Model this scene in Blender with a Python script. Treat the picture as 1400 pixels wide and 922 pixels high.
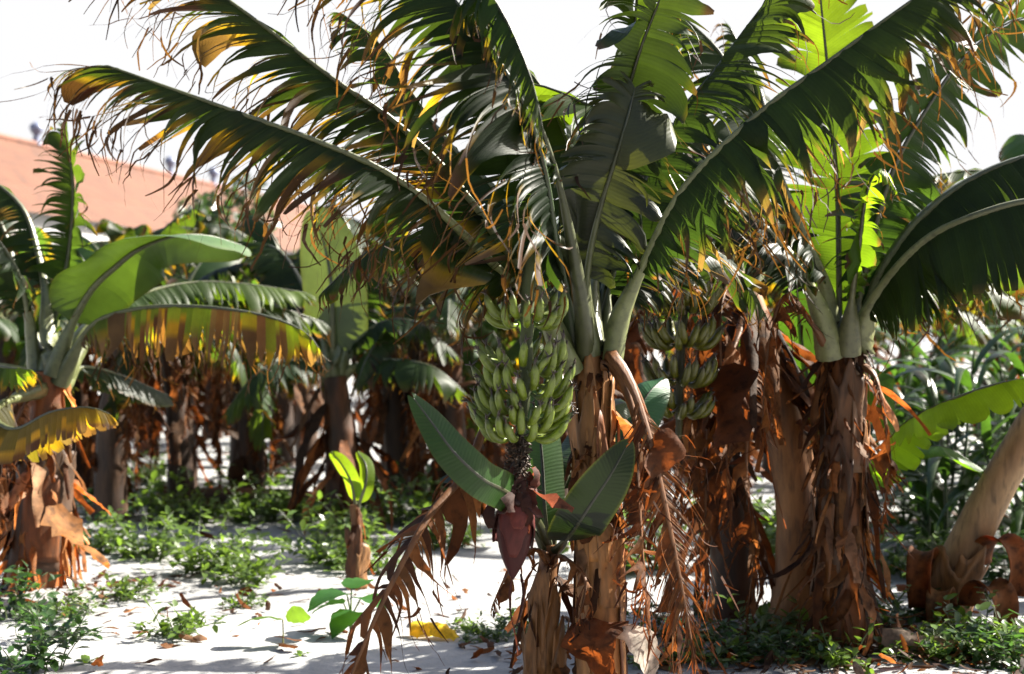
import bpy, math, random
import numpy as np
from mathutils import Vector, noise as mn

sc = bpy.context.scene
for o in list(bpy.data.objects): bpy.data.objects.remove(o)
col = sc.collection

# ------------------------------------------------------------------ camera
CAM_Z, FPX, PITCH = 1.60, 1944.0, math.radians(0.25)
cam_d = bpy.data.cameras.new("camera"); cam = bpy.data.objects.new("camera", cam_d); col.objects.link(cam)
cam_d.sensor_width = 36; cam_d.lens = 50; cam_d.clip_start = .05; cam_d.clip_end = 3000
cam.location = (0, 0, CAM_Z); cam.rotation_euler = (math.pi/2 + PITCH, 0, 0)
cam_d.dof.use_dof = True; cam_d.dof.focus_distance = 5.9; cam_d.dof.aperture_fstop = 2.1
sc.camera = cam

# ------------------------------------------------------------------ world and sun
SUN_EL, SUN_DIR = math.radians(39), (0.92, 0.38)
az = math.atan2(SUN_DIR[0], SUN_DIR[1])          # clockwise from +Y
w = bpy.data.worlds.new("World"); sc.world = w; w.use_nodes = True
nt = w.node_tree; nt.nodes.clear()
sky = nt.nodes.new('ShaderNodeTexSky'); sky.sky_type = 'NISHITA'; sky.sun_disc = False
sky.sun_elevation = SUN_EL; sky.sun_rotation = az
sky.air_density = 1.0; sky.dust_density = 4.0; sky.ozone_density = 1.0
bg = nt.nodes.new('ShaderNodeBackground'); bg.inputs[1].default_value = 0.058
wo = nt.nodes.new('ShaderNodeOutputWorld')
nt.links.new(sky.outputs[0], bg.inputs[0])
# bright white haze low in the sky, all round, thinning with height
hz = nt.nodes.new('ShaderNodeBackground'); hz.inputs[0].default_value = (.985, .985, 1, 1); hz.inputs[1].default_value = 0.195
geo = nt.nodes.new('ShaderNodeTexCoord'); sep = nt.nodes.new('ShaderNodeSeparateXYZ'); nt.links.new(geo.outputs['Generated'], sep.inputs[0])
mrw = nt.nodes.new('ShaderNodeMapRange'); mrw.interpolation_type = 'SMOOTHSTEP'; mrw.inputs[1].default_value = .24; mrw.inputs[2].default_value = .36; mrw.inputs[3].default_value = 1; mrw.inputs[4].default_value = .0
nt.links.new(sep.outputs[2], mrw.inputs[0]); mxw = nt.nodes.new('ShaderNodeMixShader')
nt.links.new(mrw.outputs[0], mxw.inputs[0]); nt.links.new(bg.outputs[0], mxw.inputs[1]); nt.links.new(hz.outputs[0], mxw.inputs[2]); nt.links.new(mxw.outputs[0], wo.inputs[0])
sd = bpy.data.lights.new("sun", 'SUN'); sd.energy = 5.0; sd.angle = math.radians(.5); sd.color = (1, .95, .84)
so = bpy.data.objects.new("sun", sd); col.objects.link(so)
h = math.hypot(*SUN_DIR)
tosun = Vector((SUN_DIR[0]/h*math.cos(SUN_EL), SUN_DIR[1]/h*math.cos(SUN_EL), math.sin(SUN_EL)))
so.rotation_euler = tosun.to_track_quat('Z', 'Y').to_euler()
sc.view_settings.view_transform = 'Standard'; sc.view_settings.look = 'None'
sc.view_settings.exposure = 2.38; sc.view_settings.gamma = 1
sc.render.engine = 'CYCLES'
cy = sc.cycles
cy.max_bounces = 8; cy.diffuse_bounces = 3; cy.glossy_bounces = 2; cy.transmission_bounces = 4; cy.transparent_max_bounces = 4
cy.use_denoising = True; cy.caustics_reflective = False; cy.caustics_refractive = False

# ------------------------------------------------------------------ helpers
def P(px, py, d):
    x = (px-700)/FPX*d; z = (461-py)/FPX*d
    return np.array((x, d*math.cos(PITCH) - z*math.sin(PITCH), CAM_Z + d*math.sin(PITCH) + z*math.cos(PITCH)))
def PL(*a): return [P(*q) for q in a]
def gh(x, y):
    r = max(0, 1 - y/45)
    return (0.05*mn.noise(Vector((x*.45, y*.45, 0))) + 0.022*mn.noise(Vector((x*1.7, y*1.7, 3)))+0.012*mn.noise(Vector((x*5, y*5, 7))))*r
def G(x, y): return np.array((x, y, gh(x, y)))
def GP(px, d):
    x = (px-700)/FPX*d; return G(x, d)

def setp(o, label=None, cat=None, group=None, kind=None):
    if label: o['label'] = label
    if cat: o['category'] = cat
    if group: o['group'] = group
    if kind: o['kind'] = kind
    return o
def thing(name, loc, label, cat, group=None):
    o = bpy.data.objects.new(name, None); col.objects.link(o); o.location = tuple(loc); o.empty_display_size = .1
    setp(o, label, cat, group); return o
ORG = {}
def root_loc(p):
    while p.parent: p = p.parent
    return np.array(p.location)

class MB:
    def __init__(s): s.v = []; s.f = []; s.c = []; s.uv = []; s.n = 0
    def add(s, V, F, C, UV=None):
        V = np.asarray(V, float).reshape(-1, 3); n = len(V)
        C = np.asarray(C, float)
        if C.ndim == 1: C = np.tile(C, (n, 1))
        if UV is None: UV = np.zeros((n, 2))
        s.v.append(V); s.c.append(C.reshape(-1, 3)); s.uv.append(np.asarray(UV, float).reshape(-1, 2))
        s.f.append(np.asarray(F, int).reshape(-1, 4) + s.n); s.n += n
    def build(s, name, mat, parent=None, smooth=True, kind=None, label=None, loc=None):
        V = np.concatenate(s.v); F = np.concatenate(s.f); C = np.concatenate(s.c); U = np.concatenate(s.uv)
        if parent is not None: V = V - root_loc(parent)
        elif loc is not None: V = V - np.asarray(loc)
        me = bpy.data.meshes.new(name)
        tri = F[:, 3] < F[:, 0].min(initial=0) if False else (F[:, 3] == F[:, 2])
        nl = np.where(tri, 3, 4); st = np.concatenate(([0], np.cumsum(nl)[:-1]))
        mask = np.ones(F.shape, bool); mask[tri, 3] = False
        li = F[mask]
        me.vertices.add(len(V)); me.vertices.foreach_set('co', V.astype(np.float32).ravel())
        me.loops.add(len(li)); me.loops.foreach_set('vertex_index', li.astype(np.int32))
        me.polygons.add(len(F)); me.polygons.foreach_set('loop_start', st.astype(np.int32))
        me.polygons.foreach_set('loop_total', nl.astype(np.int32))
        me.polygons.foreach_set('use_smooth', np.full(len(F), smooth))
        me.update(calc_edges=True)
        a = me.color_attributes.new('Col', 'FLOAT_COLOR', 'POINT')
        a.data.foreach_set('color', np.concatenate((C, np.ones((len(C), 1))), 1).astype(np.float32).ravel())
        uvl = me.uv_layers.new(name='UVMap'); uvl.data.foreach_set('uv', U[li].astype(np.float32).ravel())
        me.materials.append(mat)
        o = bpy.data.objects.new(name, me); col.objects.link(o)
        if parent is not None: o.parent = parent
        elif loc is not None: o.location = tuple(loc)
        if kind: o['kind'] = kind
        if label: o['label'] = label
        return o
def gridF(nu, nv, wrap=False):
    i = np.arange(nu-1)[:, None]; j = np.arange(nv if wrap else nv-1)[None]; j2 = (j+1) % nv
    return np.stack((i*nv+j, i*nv+j2, (i+1)*nv+j2, (i+1)*nv+j), -1).reshape(-1, 4)
def catmull(pts, n):
    p = np.array(pts, float); p = np.vstack((2*p[0]-p[1], p, 2*p[-1]-p[-2]))
    out = []
    m = len(p)-3; k = max(3, int(math.ceil(n*3/m)))
    for i in range(m):
        t = np.linspace(0, 1, k, endpoint=False)[:, None]
        a, b, c, d = p[i:i+4]
        out.append(.5*((2*b)+(c-a)*t+(2*a-5*b+4*c-d)*t*t+(3*b-a-3*c+d)*t**3))
    q = np.vstack(out+[p[-2:-1]])
    s = np.concatenate(([0], np.cumsum(np.linalg.norm(np.diff(q, axis=0), axis=1))))
    u = np.linspace(0, s[-1], n)
    return np.stack([np.interp(u, s, q[:, k]) for k in range(3)], 1), s[-1]
def nrm(a): return a/np.maximum(1e-9, np.linalg.norm(a, axis=-1, keepdims=True))
def frames(c, up):
    T = nrm(np.gradient(c, axis=0)); up = np.asarray(up, float)
    if up.ndim == 1: up = np.tile(up, (len(c), 1))
    S = nrm(np.cross(T, up)); U = nrm(np.cross(S, T)); return T, S, U
def smooth(x): x = np.clip(x, 0, 1); return x*x*(3-2*x)

def tube(mb, c, rad, C, sides=8, up=(0, 0, 1), fn=None, flat=1.0, cap=True):
    c = np.asarray(c, float); n = len(c); T, S, U = frames(c, up)
    rad = np.broadcast_to(np.asarray(rad, float), (n,))
    a = np.linspace(0, 2*math.pi, sides, endpoint=False)
    R = rad[:, None]*np.ones((1, sides))
    if fn is not None: R = R*fn(np.linspace(0, 1, n)[:, None], a[None])
    V = c[:, None]+S[:, None]*(R*np.cos(a))[..., None]+U[:, None]*(R*np.sin(a)*flat)[..., None]
    L = np.concatenate(([0], np.cumsum(np.linalg.norm(np.diff(c, axis=0), axis=1))))
    UV = np.stack((np.broadcast_to(a/(2*math.pi), (n, sides)), np.broadcast_to(L[:, None], (n, sides))), -1)
    C = np.asarray(C, float)
    CC = np.tile(C, (n*sides, 1)) if C.ndim == 1 else np.repeat(C, sides, 0) if C.shape[0] == n and C.ndim == 2 else C.reshape(-1, 3)
    mb.add(V, gridF(n, sides, True), CC, UV)
    if cap:
        for e, cc in ((0, c[0]), (n-1, c[-1])):
            ring = V[e]; F = [[k, (k+1) % sides, sides, sides] for k in range(sides)]
            mb.add(np.vstack((ring, cc[None])), F, CC[e*sides], None)

# ------------------------------------------------------------------ materials
ALB = .68      # overall reflectance level of the painted vertex tints
def newmat(name):
    m = bpy.data.materials.new(name); m.use_nodes = True; t = m.node_tree; t.nodes.clear(); return m, t
def N(t, ty, **k):
    n = t.nodes.new(ty)
    for a, b in k.items(): setattr(n, a, b)
    return n
def colmat(name, rough=.5, transl=0, tcol=(1, 1, 1), spec=.5, nscale=6, namt=.35, stretch=(1, 1, 1), veins=0, bump=.3, bscale=60, coat=0, spots=0, bd=.004):
    m, t = newmat(name); L = t.links.new
    at = N(t, 'ShaderNodeAttribute', attribute_name='Col')
    tc = N(t, 'ShaderNodeTexCoord')
    mp = N(t, 'ShaderNodeMapping'); mp.inputs['Scale'].default_value = stretch; L(tc.outputs['Object'], mp.inputs[0])
    no = N(t, 'ShaderNodeTexNoise'); no.inputs['Scale'].default_value = nscale; no.inputs['Detail'].default_value = 6; no.inputs['Roughness'].default_value = .65; L(mp.outputs[0], no.inputs['Vector'])
    mr = N(t, 'ShaderNodeMapRange'); L(no.outputs[0], mr.inputs[0]); mr.inputs[1].default_value = .25; mr.inputs[2].default_value = .75
    mr.inputs[3].default_value = (1-namt)*ALB; mr.inputs[4].default_value = (1+namt)*ALB
    mul = N(t, 'ShaderNodeVectorMath', operation='SCALE'); L(at.outputs['Color'], mul.inputs[0]); L(mr.outputs[0], mul.inputs['Scale'])
    c = mul.outputs[0]
    if spots:
        n2 = N(t, 'ShaderNodeTexNoise'); n2.inputs['Scale'].default_value = nscale*2.3; n2.inputs['Detail'].default_value = 8; L(mp.outputs[0], n2.inputs['Vector'])
        r2 = N(t, 'ShaderNodeMapRange'); L(n2.outputs[0], r2.inputs[0]); r2.inputs[1].default_value = .52; r2.inputs[2].default_value = .66; r2.inputs[3].default_value = 1; r2.inputs[4].default_value = 1-spots
        m2 = N(t, 'ShaderNodeVectorMath', operation='SCALE'); L(c, m2.inputs[0]); L(r2.outputs[0], m2.inputs['Scale']); c = m2.outputs[0]
    hgt = N(t, 'ShaderNodeTexNoise'); hgt.inputs['Scale'].default_value = bscale; hgt.inputs['Detail'].default_value = 4; L(mp.outputs[0], hgt.inputs['Vector'])
    hsrc = hgt.outputs[0]
    if veins:
        uv = N(t, 'ShaderNodeUVMap'); sx = N(t, 'ShaderNodeSeparateXYZ'); L(uv.outputs[0], sx.inputs[0])
        s1 = N(t, 'ShaderNodeMath', operation='MULTIPLY'); L(sx.outputs[0], s1.inputs[0]); s1.inputs[1].default_value = veins
        s2 = N(t, 'ShaderNodeMath', operation='SINE'); L(s1.outputs[0], s2.inputs[0])
        s3 = N(t, 'ShaderNodeMapRange'); L(s2.outputs[0], s3.inputs[0]); s3.inputs[1].default_value = -1; s3.inputs[3].default_value = .955; s3.inputs[4].default_value = 1.03
        m3 = N(t, 'ShaderNodeVectorMath', operation='SCALE'); L(c, m3.inputs[0]); L(s3.outputs[0], m3.inputs['Scale']); c = m3.outputs[0]
        ad = N(t, 'ShaderNodeMath', operation='ADD'); L(s2.outputs[0], ad.inputs[0]); L(hgt.outputs[0], ad.inputs[1]); hsrc = ad.outputs[0]
    bp = N(t, 'ShaderNodeBump'); bp.inputs['Strength'].default_value = bump; bp.inputs['Distance'].default_value = bd; L(hsrc, bp.inputs['Height'])
    pb = N(t, 'ShaderNodeBsdfPrincipled'); L(c, pb.inputs['Base Color']); pb.inputs['Roughness'].default_value = rough
    pb.inputs['Specular IOR Level'].default_value = spec; L(bp.outputs[0], pb.inputs['Normal']); pb.inputs['Coat Weight'].default_value = coat
    out = N(t, 'ShaderNodeOutputMaterial')
    if transl:
        tr = N(t, 'ShaderNodeBsdfTranslucent'); m4 = N(t, 'ShaderNodeVectorMath', operation='MULTIPLY'); L(c, m4.inputs[0]); m4.inputs[1].default_value = tcol
        L(m4.outputs[0], tr.inputs[0]); L(bp.outputs[0], tr.inputs[1])
        mx = N(t, 'ShaderNodeMixShader'); mx.inputs[0].default_value = transl; L(pb.outputs[0], mx.inputs[1]); L(tr.outputs[0], mx.inputs[2]); L(mx.outputs[0], out.inputs[0])
    else: L(pb.outputs[0], out.inputs[0])
    return m
M_LEAF = colmat('leaf_blade', rough=.46, spec=.22, transl=.5, tcol=(3.9, 3.5, .8), nscale=5, namt=.3, veins=420, bump=.2, bd=.001)
M_PET = colmat('petiole', rough=.42, transl=0, nscale=14, namt=.3, bump=.2, bscale=90, spots=.35)
M_DRY = colmat('dry_leaf', rough=.75, transl=.38, tcol=(2.4, 1.7, 1.2), nscale=9, namt=.5, bump=.7, bscale=45, spec=.25, spots=.5)
M_STEM = colmat('stem_fibre', rough=.55, nscale=6, namt=.45, stretch=(2.2, 2.2, .45), bump=.5, bscale=30, spec=.35, spots=.45)
M_FRUIT = colmat('banana_skin', rough=.38, nscale=22, namt=.32, bump=.15, bscale=120, spots=.45)
M_BUD = colmat('bud_bract', rough=.55, spec=.25, nscale=18, namt=.3, stretch=(1, 1, .3), bump=.4, bscale=60, transl=.12, tcol=(1.6, .8, .7))
M_WEED = colmat('weed_leaf', rough=.33, spec=.6, transl=.4, tcol=(2.6, 2.6, 1.2), nscale=8, namt=.3, bump=.2)
M_WALL = colmat('painted_render', rough=.8, nscale=2, namt=.1, bump=.3, bscale=30)
M_TILE = colmat('clay_tile', rough=.8, nscale=1.0, namt=.3, spots=.25, bump=.4, bscale=20)
M_METAL = colmat('grey_metal', rough=.4, nscale=4, namt=.1)
M_GLASS = colmat('window_glass', rough=.08, nscale=1, namt=.05)
M_LEAF_DIM = colmat('dimmed_leaf_blade', rough=.42, spec=.3, transl=.18, tcol=(3.9, 3.5, .8), nscale=5, namt=.3, veins=420, bump=.2, bd=.001)  # low translucency stands in for shade on blades the sun would shine through
def sand_mat():
    m, t = newmat('white_sand'); L = t.links.new
    tc = N(t, 'ShaderNodeTexCoord')
    def noi(s, d=6): n = N(t, 'ShaderNodeTexNoise'); n.inputs['Scale'].default_value = s; n.inputs['Detail'].default_value = d; L(tc.outputs['Object'], n.inputs['Vector']); return n
    a = noi(.5); b = noi(9); r = N(t, 'ShaderNodeValToRGB'); L(a.outputs[0], r.inputs[0])
    r.color_ramp.elements[0].position = .35; r.color_ramp.elements[0].color = (.21, .21, .212, 1); r.color_ramp.elements[1].position = .6; r.color_ramp.elements[1].color = (.30, .298, .296, 1)
    mr = N(t, 'ShaderNodeMapRange'); L(b.outputs[0], mr.inputs[0]); mr.inputs[1].default_value = .3; mr.inputs[2].default_value = .7; mr.inputs[3].default_value = .86; mr.inputs[4].default_value = 1.06
    mu = N(t, 'ShaderNodeVectorMath', operation='SCALE'); L(r.outputs[0], mu.inputs[0]); L(mr.outputs[0], mu.inputs['Scale'])
    c1 = noi(14, 8); c2 = noi(140, 2); ad = N(t, 'ShaderNodeMath', operation='MULTIPLY_ADD'); L(c2.outputs[0], ad.inputs[0]); ad.inputs[1].default_value = .15; L(c1.outputs[0], ad.inputs[2])
    bp = N(t, 'ShaderNodeBump'); bp.inputs['Strength'].default_value = .7; bp.inputs['Distance'].default_value = .03; L(ad.outputs[0], bp.inputs['Height'])
    pb = N(t, 'ShaderNodeBsdfPrincipled'); pb.inputs['Roughness'].default_value = .95; pb.inputs['Specular IOR Level'].default_value = .1
    L(mu.outputs[0], pb.inputs['Base Color']); L(bp.outputs[0], pb.inputs['Normal'])
    o = N(t, 'ShaderNodeOutputMaterial'); L(pb.outputs[0], o.inputs[0]); return m
M_SAND = sand_mat()

# colours (base colours, linear)
GREEN = np.array((.0100, .0215, .008)); GREEN_L = np.array((.023, .047, .009)); GREY_G = np.array((.022, .031, .016))
YEL = np.array((.24, .15, .015)); RUST = np.array((.130, .042, .010)); TAN = np.array((.30, .135, .042)); DARKB = np.array((.024, .010, .004))
PETC = np.array((.13, .145, .055)); CREAM = np.array((.50, .50, .24))

# ------------------------------------------------------------------ ground
def build_ground():
    xs = np.concatenate((-np.geomspace(900, 14, 16), np.linspace(-13.5, 13.5, 190), np.geomspace(14, 900, 16)))
    ys = np.concatenate((np.linspace(-30, 3.5, 12), np.linspace(3.7, 26, 190), np.geomspace(26.6, 1500, 40)))
    V = np.array([[(x, y, gh(x, y)) for x in xs] for y in ys])
    mb = MB(); mb.add(V, gridF(len(ys), len(xs)), (.5, .5, .5)); o = mb.build('sand_ground', M_SAND, kind='structure'); return o
build_ground()

# ------------------------------------------------------------------ banana leaf
def leaf(parent, pts, W=.30, n=46, r=.7, fold=.45, g=1.6, fa=.35, s0=.2, dry=.12, yellow=0, up=(0, 0, 1), pet=(.034, .013),
         green=None, tails=.35, seed=0, dead=False, steps=8, name='leaf', petc=None, label=None, tipw=.30, bend=0, tdepth=.9, sides=(1, -1), m_steps=4, mat=None):
    rng = np.random.default_rng(seed+7)
    K = 90; c, L = catmull(pts, K); T, S, U = frames(c, up)
    tt = np.linspace(0, 1, K)
    ip = lambda arr, t: np.stack([np.interp(t, tt, arr[:, k]) for k in range(3)], -1)
    base_g = GREEN if green is None else np.asarray(green)
    mb = MB()
    for sd in sides:
        wd = rng.lognormal(0, .85*min(1, r*1.3)+.05, n); wd[-3:] = np.minimum(wd[-3:], .6); tb = s0+(1-s0)*np.concatenate(([0], np.cumsum(wd)/wd.sum()))
        x = (tb-s0)/(1-s0)
        def prof(x):
            a = np.sqrt(np.clip(1-(1-np.clip(x/.22, 0, 1))**2, 0, 1)); b = np.sqrt(np.clip(1-(np.clip((x-.55)/.47, 0, 1))**2, 0, 1)); return a*b+.03
        tears = np.clip(rng.beta(1.5, .6, n+1), 0, 1)*r; tears = np.where(rng.random(n+1) < .12*r, tdepth, tears); td = 1-tears*tdepth   # u where the tear starts
        td[0] = 1; tE = np.stack((tb[:-1], tb[1:]), 1); td2 = np.stack((td[:-1], td[1:]), 1)
        tdm = td2.min(1); rip = (1-tdm)
        tm = tE.mean(1); xm = (tm-s0)/(1-s0)
        root = ip(c, tE); Te = nrm(ip(T, tE)); Se = nrm(ip(S, tE)); Ue = nrm(ip(U, tE))
        f_ = fold+bend*tE; far = fa+1.0*np.clip((tE-s0)/(1-s0), 0, 1)**5
        d = np.cos(f_)[..., None]*Se*sd-np.sin(f_)[..., None]*Ue
        d = nrm(np.cos(far)[..., None]*d+np.sin(far)[..., None]*Te)
        ln = W*prof(xm)*(1-rip*rng.uniform(0, .35, n)*(1 if not dead else 1.2))
        lnE = W*prof((tE-s0)/(1-s0))
        lnE = np.where(r > .25, ln[:, None]*.6+lnE*.4, lnE)
        # smooth droop variation with t, plus ripped variation
        ph = rng.uniform(0, 6, 3)
        gs = g*(1+.25*np.sin(tE*9+ph[0])+.15*np.sin(tE*23+ph[1]))
        clump = np.repeat(rng.normal(0, 1, n//3+2), 3)[:n]*.6+rng.normal(0, 1, n)*.6
        dg = np.clip(1+.55*clump, -.1, 2.6)-1
        swing = rng.normal(0, 1, (n, 3))*np.array((1, 1, .35)); tw = rng.normal(0, 1.1, n)
        ms = steps; pos = root+d*.004
        E = [pos.copy()]; dirs = [d.copy()]; Uvals = [0.]
        for i in range(1, ms+1):
            u = i/ms; rw = smooth((u-tdm)/.35)*min(1, r*1.6)
            gg = gs*(1+dg[:, None]*rw[:, None])
            d = d+np.array((0, 0, -1.))*(gg*u*1.0/ms)[..., None]+(swing*(rw*.30/ms*3)[:, None])[:, None]
            d = nrm(d); pos = pos+d*(lnE/ms)[..., None]; E.append(pos.copy()); dirs.append(d.copy()); Uvals.append(u)
        E = np.array(E); dirs = np.array(dirs); uu = np.array(Uvals)      # ms+1, n, 2, 3
        cen = E.mean(2, keepdims=True); half = E-cen
        sh = smooth((uu[:, None, None]-td2[None])/(.22 if dead else .5))                      # per edge shrink
        wt = rng.uniform(tipw*.6, tipw*1.4, n)[None, :, None]*(1)
        wt = np.where(dead, wt*.55, wt)
        cs = 1-sh*(1-wt)*min(1, r*1.5)
        tipround = np.where(uu > .85, np.sqrt(np.clip(1-((uu-.85)/.17)**2, .05, 1)), 1)[:, None, None]
        tipround = 1-(1-tipround)*sh*min(1, r*4)
        half = half*(cs*tipround)[..., None]
        # twist about dir
        ax = nrm(dirs.mean(2, keepdims=True)); a = (tw[None]*np.clip(uu[:, None]-tdm[None], 0, 1)*1.4*min(1, r*1.4))[..., None, None]
        half = half*np.cos(a)+np.cross(np.broadcast_to(ax, half.shape), half)*np.sin(a)
        nor = nrm(np.cross(ax[:, :, 0], nrm(half[:, :, 1]-half[:, :, 0])+1e-6))
        wdt = np.linalg.norm(half[:, :, 1]-half[:, :, 0], axis=-1, keepdims=True)
        cup = (.16+.3*(rip[None, :, None])*uu[:, None, None])*wdt*rng.choice([-1, 1], n, p=[.2, .8])[None, :, None]*(r*.8)
        mid = cen[:, :, 0]+nor*cup
        V = np.stack((cen[:, :, 0]+half[:, :, 0], mid, cen[:, :, 0]+half[:, :, 1]), 2)   # ms+1,n,3,3
        # colour
        gv = (1+(rng.uniform(.78, 1.25, n)-1)*min(1, r*1.5+.06))[None, :, None]; ds = 1-.6*dry*rng.uniform(.1, 2.4, n)*(.3+1.2*rip)-min(dry*1.2, .15)*(xm > .93)
        ds = ds[None, :]; dr = smooth((uu[:, None]-ds)/.10)[..., None]; ye = smooth((uu[:, None]-(ds-.10-yellow*rng.uniform(.2, 1.2, n)[None]))/.14)[..., None]
        Cg = base_g*gv*np.ones((ms+1, n, 3))*(1+(np.array((1.9, 1.2, .3)) if r > .3 else np.zeros(3))*(xm**2)[None, :, None]*.7); yc = YEL*rng.uniform(.7, 1.1, n)[None, :, None]  # strips tinted yellower towards the tip, standing in for sun glowing through them
        ymix = .55 if yellow < .05 else (rng.random(n)*1.6-.25).clip(0, 1)[None, :, None]
        Cc = Cg*(1-ye*ymix)+(yc if yellow >= .05 else np.array((.06, .07, .012)))*ye*ymix
        brown = RUST*rng.uniform(.45, 1.25, n)[None, :, None]+(TAN-RUST)*(rng.random(n)**2*.7)[None, :, None]
        Cc = Cc*(1-dr)+brown*dr
        if not dead: Cc = Cg*(1-ye*ymix)+(yc if yellow >= .05 else np.array((.06, .07, .012)))*ye*ymix; Cc = Cc*(1-dr)+brown*np.array((.5, .75, 2.0))*dr
        if dead:
            Cc = brown*np.ones((ms+1, n, 3))*rng.uniform(.6, 1.2, (1, n, 1))
        C = np.repeat(Cc[:, :, None], 3, 2)
        tq = np.stack((tE[:, 0], tm, tE[:, 1]), 1)[None]*L; UV = np.stack((np.broadcast_to(tq, (ms+1, n, 3)), np.broadcast_to(uu[:, None, None], (ms+1, n, 3))), -1)
        Vp = V.transpose(1, 0, 2, 3).reshape(-1, 3); Cp = C.transpose(1, 0, 2, 3).reshape(-1, 3); Up = UV.transpose(1, 0, 2, 3).reshape(-1, 2)
        f0 = gridF(ms+1, 3); F = (f0[None]+(np.arange(n)*(ms+1)*3)[:, None, None]).reshape(-1, 4)
        mb.add(Vp, F, Cp, Up)
        # dry tails curling from the strip ends
        pick = np.where((rng.random(n) < tails) & (xm > .06))[0]
        if len(pick):
            q = len(pick); st = 6; p = V[-1, pick, 1]; dd = nrm(dirs[-1, pick].mean(1)); ll = W*rng.uniform(.12, .60, q)
            kv = rng.normal(0, 1, (q, 3)); k2 = rng.normal(0, 1, (q, 3)); hw = nrm(rng.normal(0, 1, (q, 3)))*rng.uniform(.0018, .008, q)[:, None]
            R = [np.stack((p-hw, p+hw), 1)]
            for i in range(st):
                dd = nrm(dd+np.array((0, 0, -.35))+kv*.30+k2*.25*math.sin(i*1.9)); p = p+dd*(ll/st)[:, None]
                R.append(np.stack((p-hw*(1-i/st*.75), p+hw*(1-i/st*.75)), 1))
            R = np.array(R).transpose(1, 0, 2, 3); cc = (RUST*rng.uniform(.25, .9, (q, 1)))*np.array((.55, .8, 1.8) if not dead else (1, 1, 1))
            f0 = gridF(st+1, 2); F = (f0[None]+(np.arange(q)*(st+1)*2)[:, None, None]).reshape(-1, 4)
            mb.add(R.reshape(-1, 3), F, np.repeat(cc, (st+1)*2, 0))
    lo = mb.build(name, M_DRY if dead else (mat or M_LEAF), parent, label=label)
    mb = MB(); kk = 30; cm, _ = catmull(pts, kk); x = np.linspace(0, 1, kk)
    rad = np.where(x < s0, pet[0]+(pet[1]-pet[0])*(x/s0)**1.5, pet[1]*(1-(x-s0)/(1-s0))**.8+.0022)
    pc = PETC if petc is None else np.asarray(petc)
    cc = pc[None]*np.where(x < .12, .8+x[:, None][:, 0]*1.5, 1)[:, None]*(.85+.3*rng.random())
    cc = cc*(1-.6*smooth((x-s0)/(1-s0)*1.6))[:, None]
    if dead: cc = np.tile(RUST*.6+TAN*.25, (kk, 1))
    cm = cm-ip(U, x)*(rad*.55)[:, None]
    def groove(tv, a): return 1-.55*np.exp(-((a-math.pi/2)/.55)**2)*(tv < .95)
    tube(mb, cm, rad, cc, sides=10, up=up, fn=groove)
    mb.build('midrib', M_PET if not dead else M_STEM, lo)
    return lo

def ribbon(mb, p0, d0, nrm0, L, w, gr=.5, curl=.5, C=RUST, n=12, taper=.5, rng=None, crinkle=.25, cols=4):
    rng = rng or np.random.default_rng(1)
    p = np.array(p0, float); d = nrm(np.array(d0, float)); nn = np.array(nrm0, float)
    kv = rng.normal(0, 1, 3); ph = rng.uniform(0, 6, 3); rows = []; V = []
    for i in range(n+1):
        u = i/n; nn = nrm(nn-d*np.dot(nn, d)); s = np.cross(d, nn)
        ww = w*.5*(np.interp(u, (0, .18, .6, 1), (.55, 1, .85, taper)))*(1+.25*math.sin(u*9+ph[0]))
        js = np.linspace(-1, 1, cols)
        cup = (1-js**2)*ww*(.5*math.sin(u*3+ph[1])+.3)
        cr = rng.normal(0, 1, cols)*crinkle*ww*.5
        off = js*ww*(1+rng.normal(0, .10, cols))
        V.append(p+s*off[:, None]+nn*(cup+cr)[:, None])
        d = nrm(d+np.array((0, 0, -1.))*gr/n*3+nn*curl*2.2/n*math.sin(u*4+ph[2])+kv*.35/n*3*.5)
        a = rng.normal(0, 1)*.12+(ph[2]-3)*.05; nn = nn*math.cos(a)+s*math.sin(a)
        p = p+d*L/n
    cv = np.asarray(C)*rng.uniform(.75, 1.25, (n+1, cols, 1))
    mb.add(np.array(V), gridF(n+1, cols), cv.reshape(-1, 3), np.stack(np.meshgrid(np.linspace(0, L, n+1), np.linspace(0, 1, cols), indexing='ij'), -1).reshape(-1, 2))

def bcol(rng, lo=.6, hi=1.2, tan=.5): 
    a = rng.random()**1.5*tan; c = (RUST*(1-a)+TAN*a)*rng.uniform(lo, hi)*rng.choice((.45, 1, 1.25)); g = rng.choice((0, 0, 0, .4)); return c*(1-g)+np.array((.5, .42, .34))*c.sum()*.75*g

def trunk(parent, pts, radii, C1=TAN*.55, C2=RUST*.8, seed=0, sides=28, name='pseudostem'):
    rng = np.random.default_rng(seed); n = 40; c, L = catmull(pts, n); rad = np.interp(np.linspace(0, 1, n), np.linspace(0, 1, len(radii)), radii)
    ph = rng.uniform(0, 6, 6)
    def fn(t, a):
        r = 1+.022*(((a*2.5/math.pi+t*1.6+ph[0]) % 1)-.5)*2*.8+.03*np.sin(a*2+t*9+ph[1])+.035*np.sin(t*31+a*1.0+ph[2])*((t*3.1) % 1)
        return r
    n_, s_ = n, sides
    a = np.linspace(0, 2*math.pi, s_, endpoint=False)[None]; t = np.linspace(0, 1, n_)[:, None]
    mixv = np.clip(.5+.5*np.sin(a*3+ph[3]+t*2.3)*.8+.4*np.sin(t*17+a*2+ph[4])+rng.normal(0, .06, (n_, s_)), 0, 1)[..., None]
    C = (C1*mixv+C2*(1-mixv))
    mb = MB(); tube(mb, c, rad, C.reshape(-1, 3), sides=sides, up=(0, 1, 0), fn=fn)
    return mb.build(name, M_STEM, parent), c, rad

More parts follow.
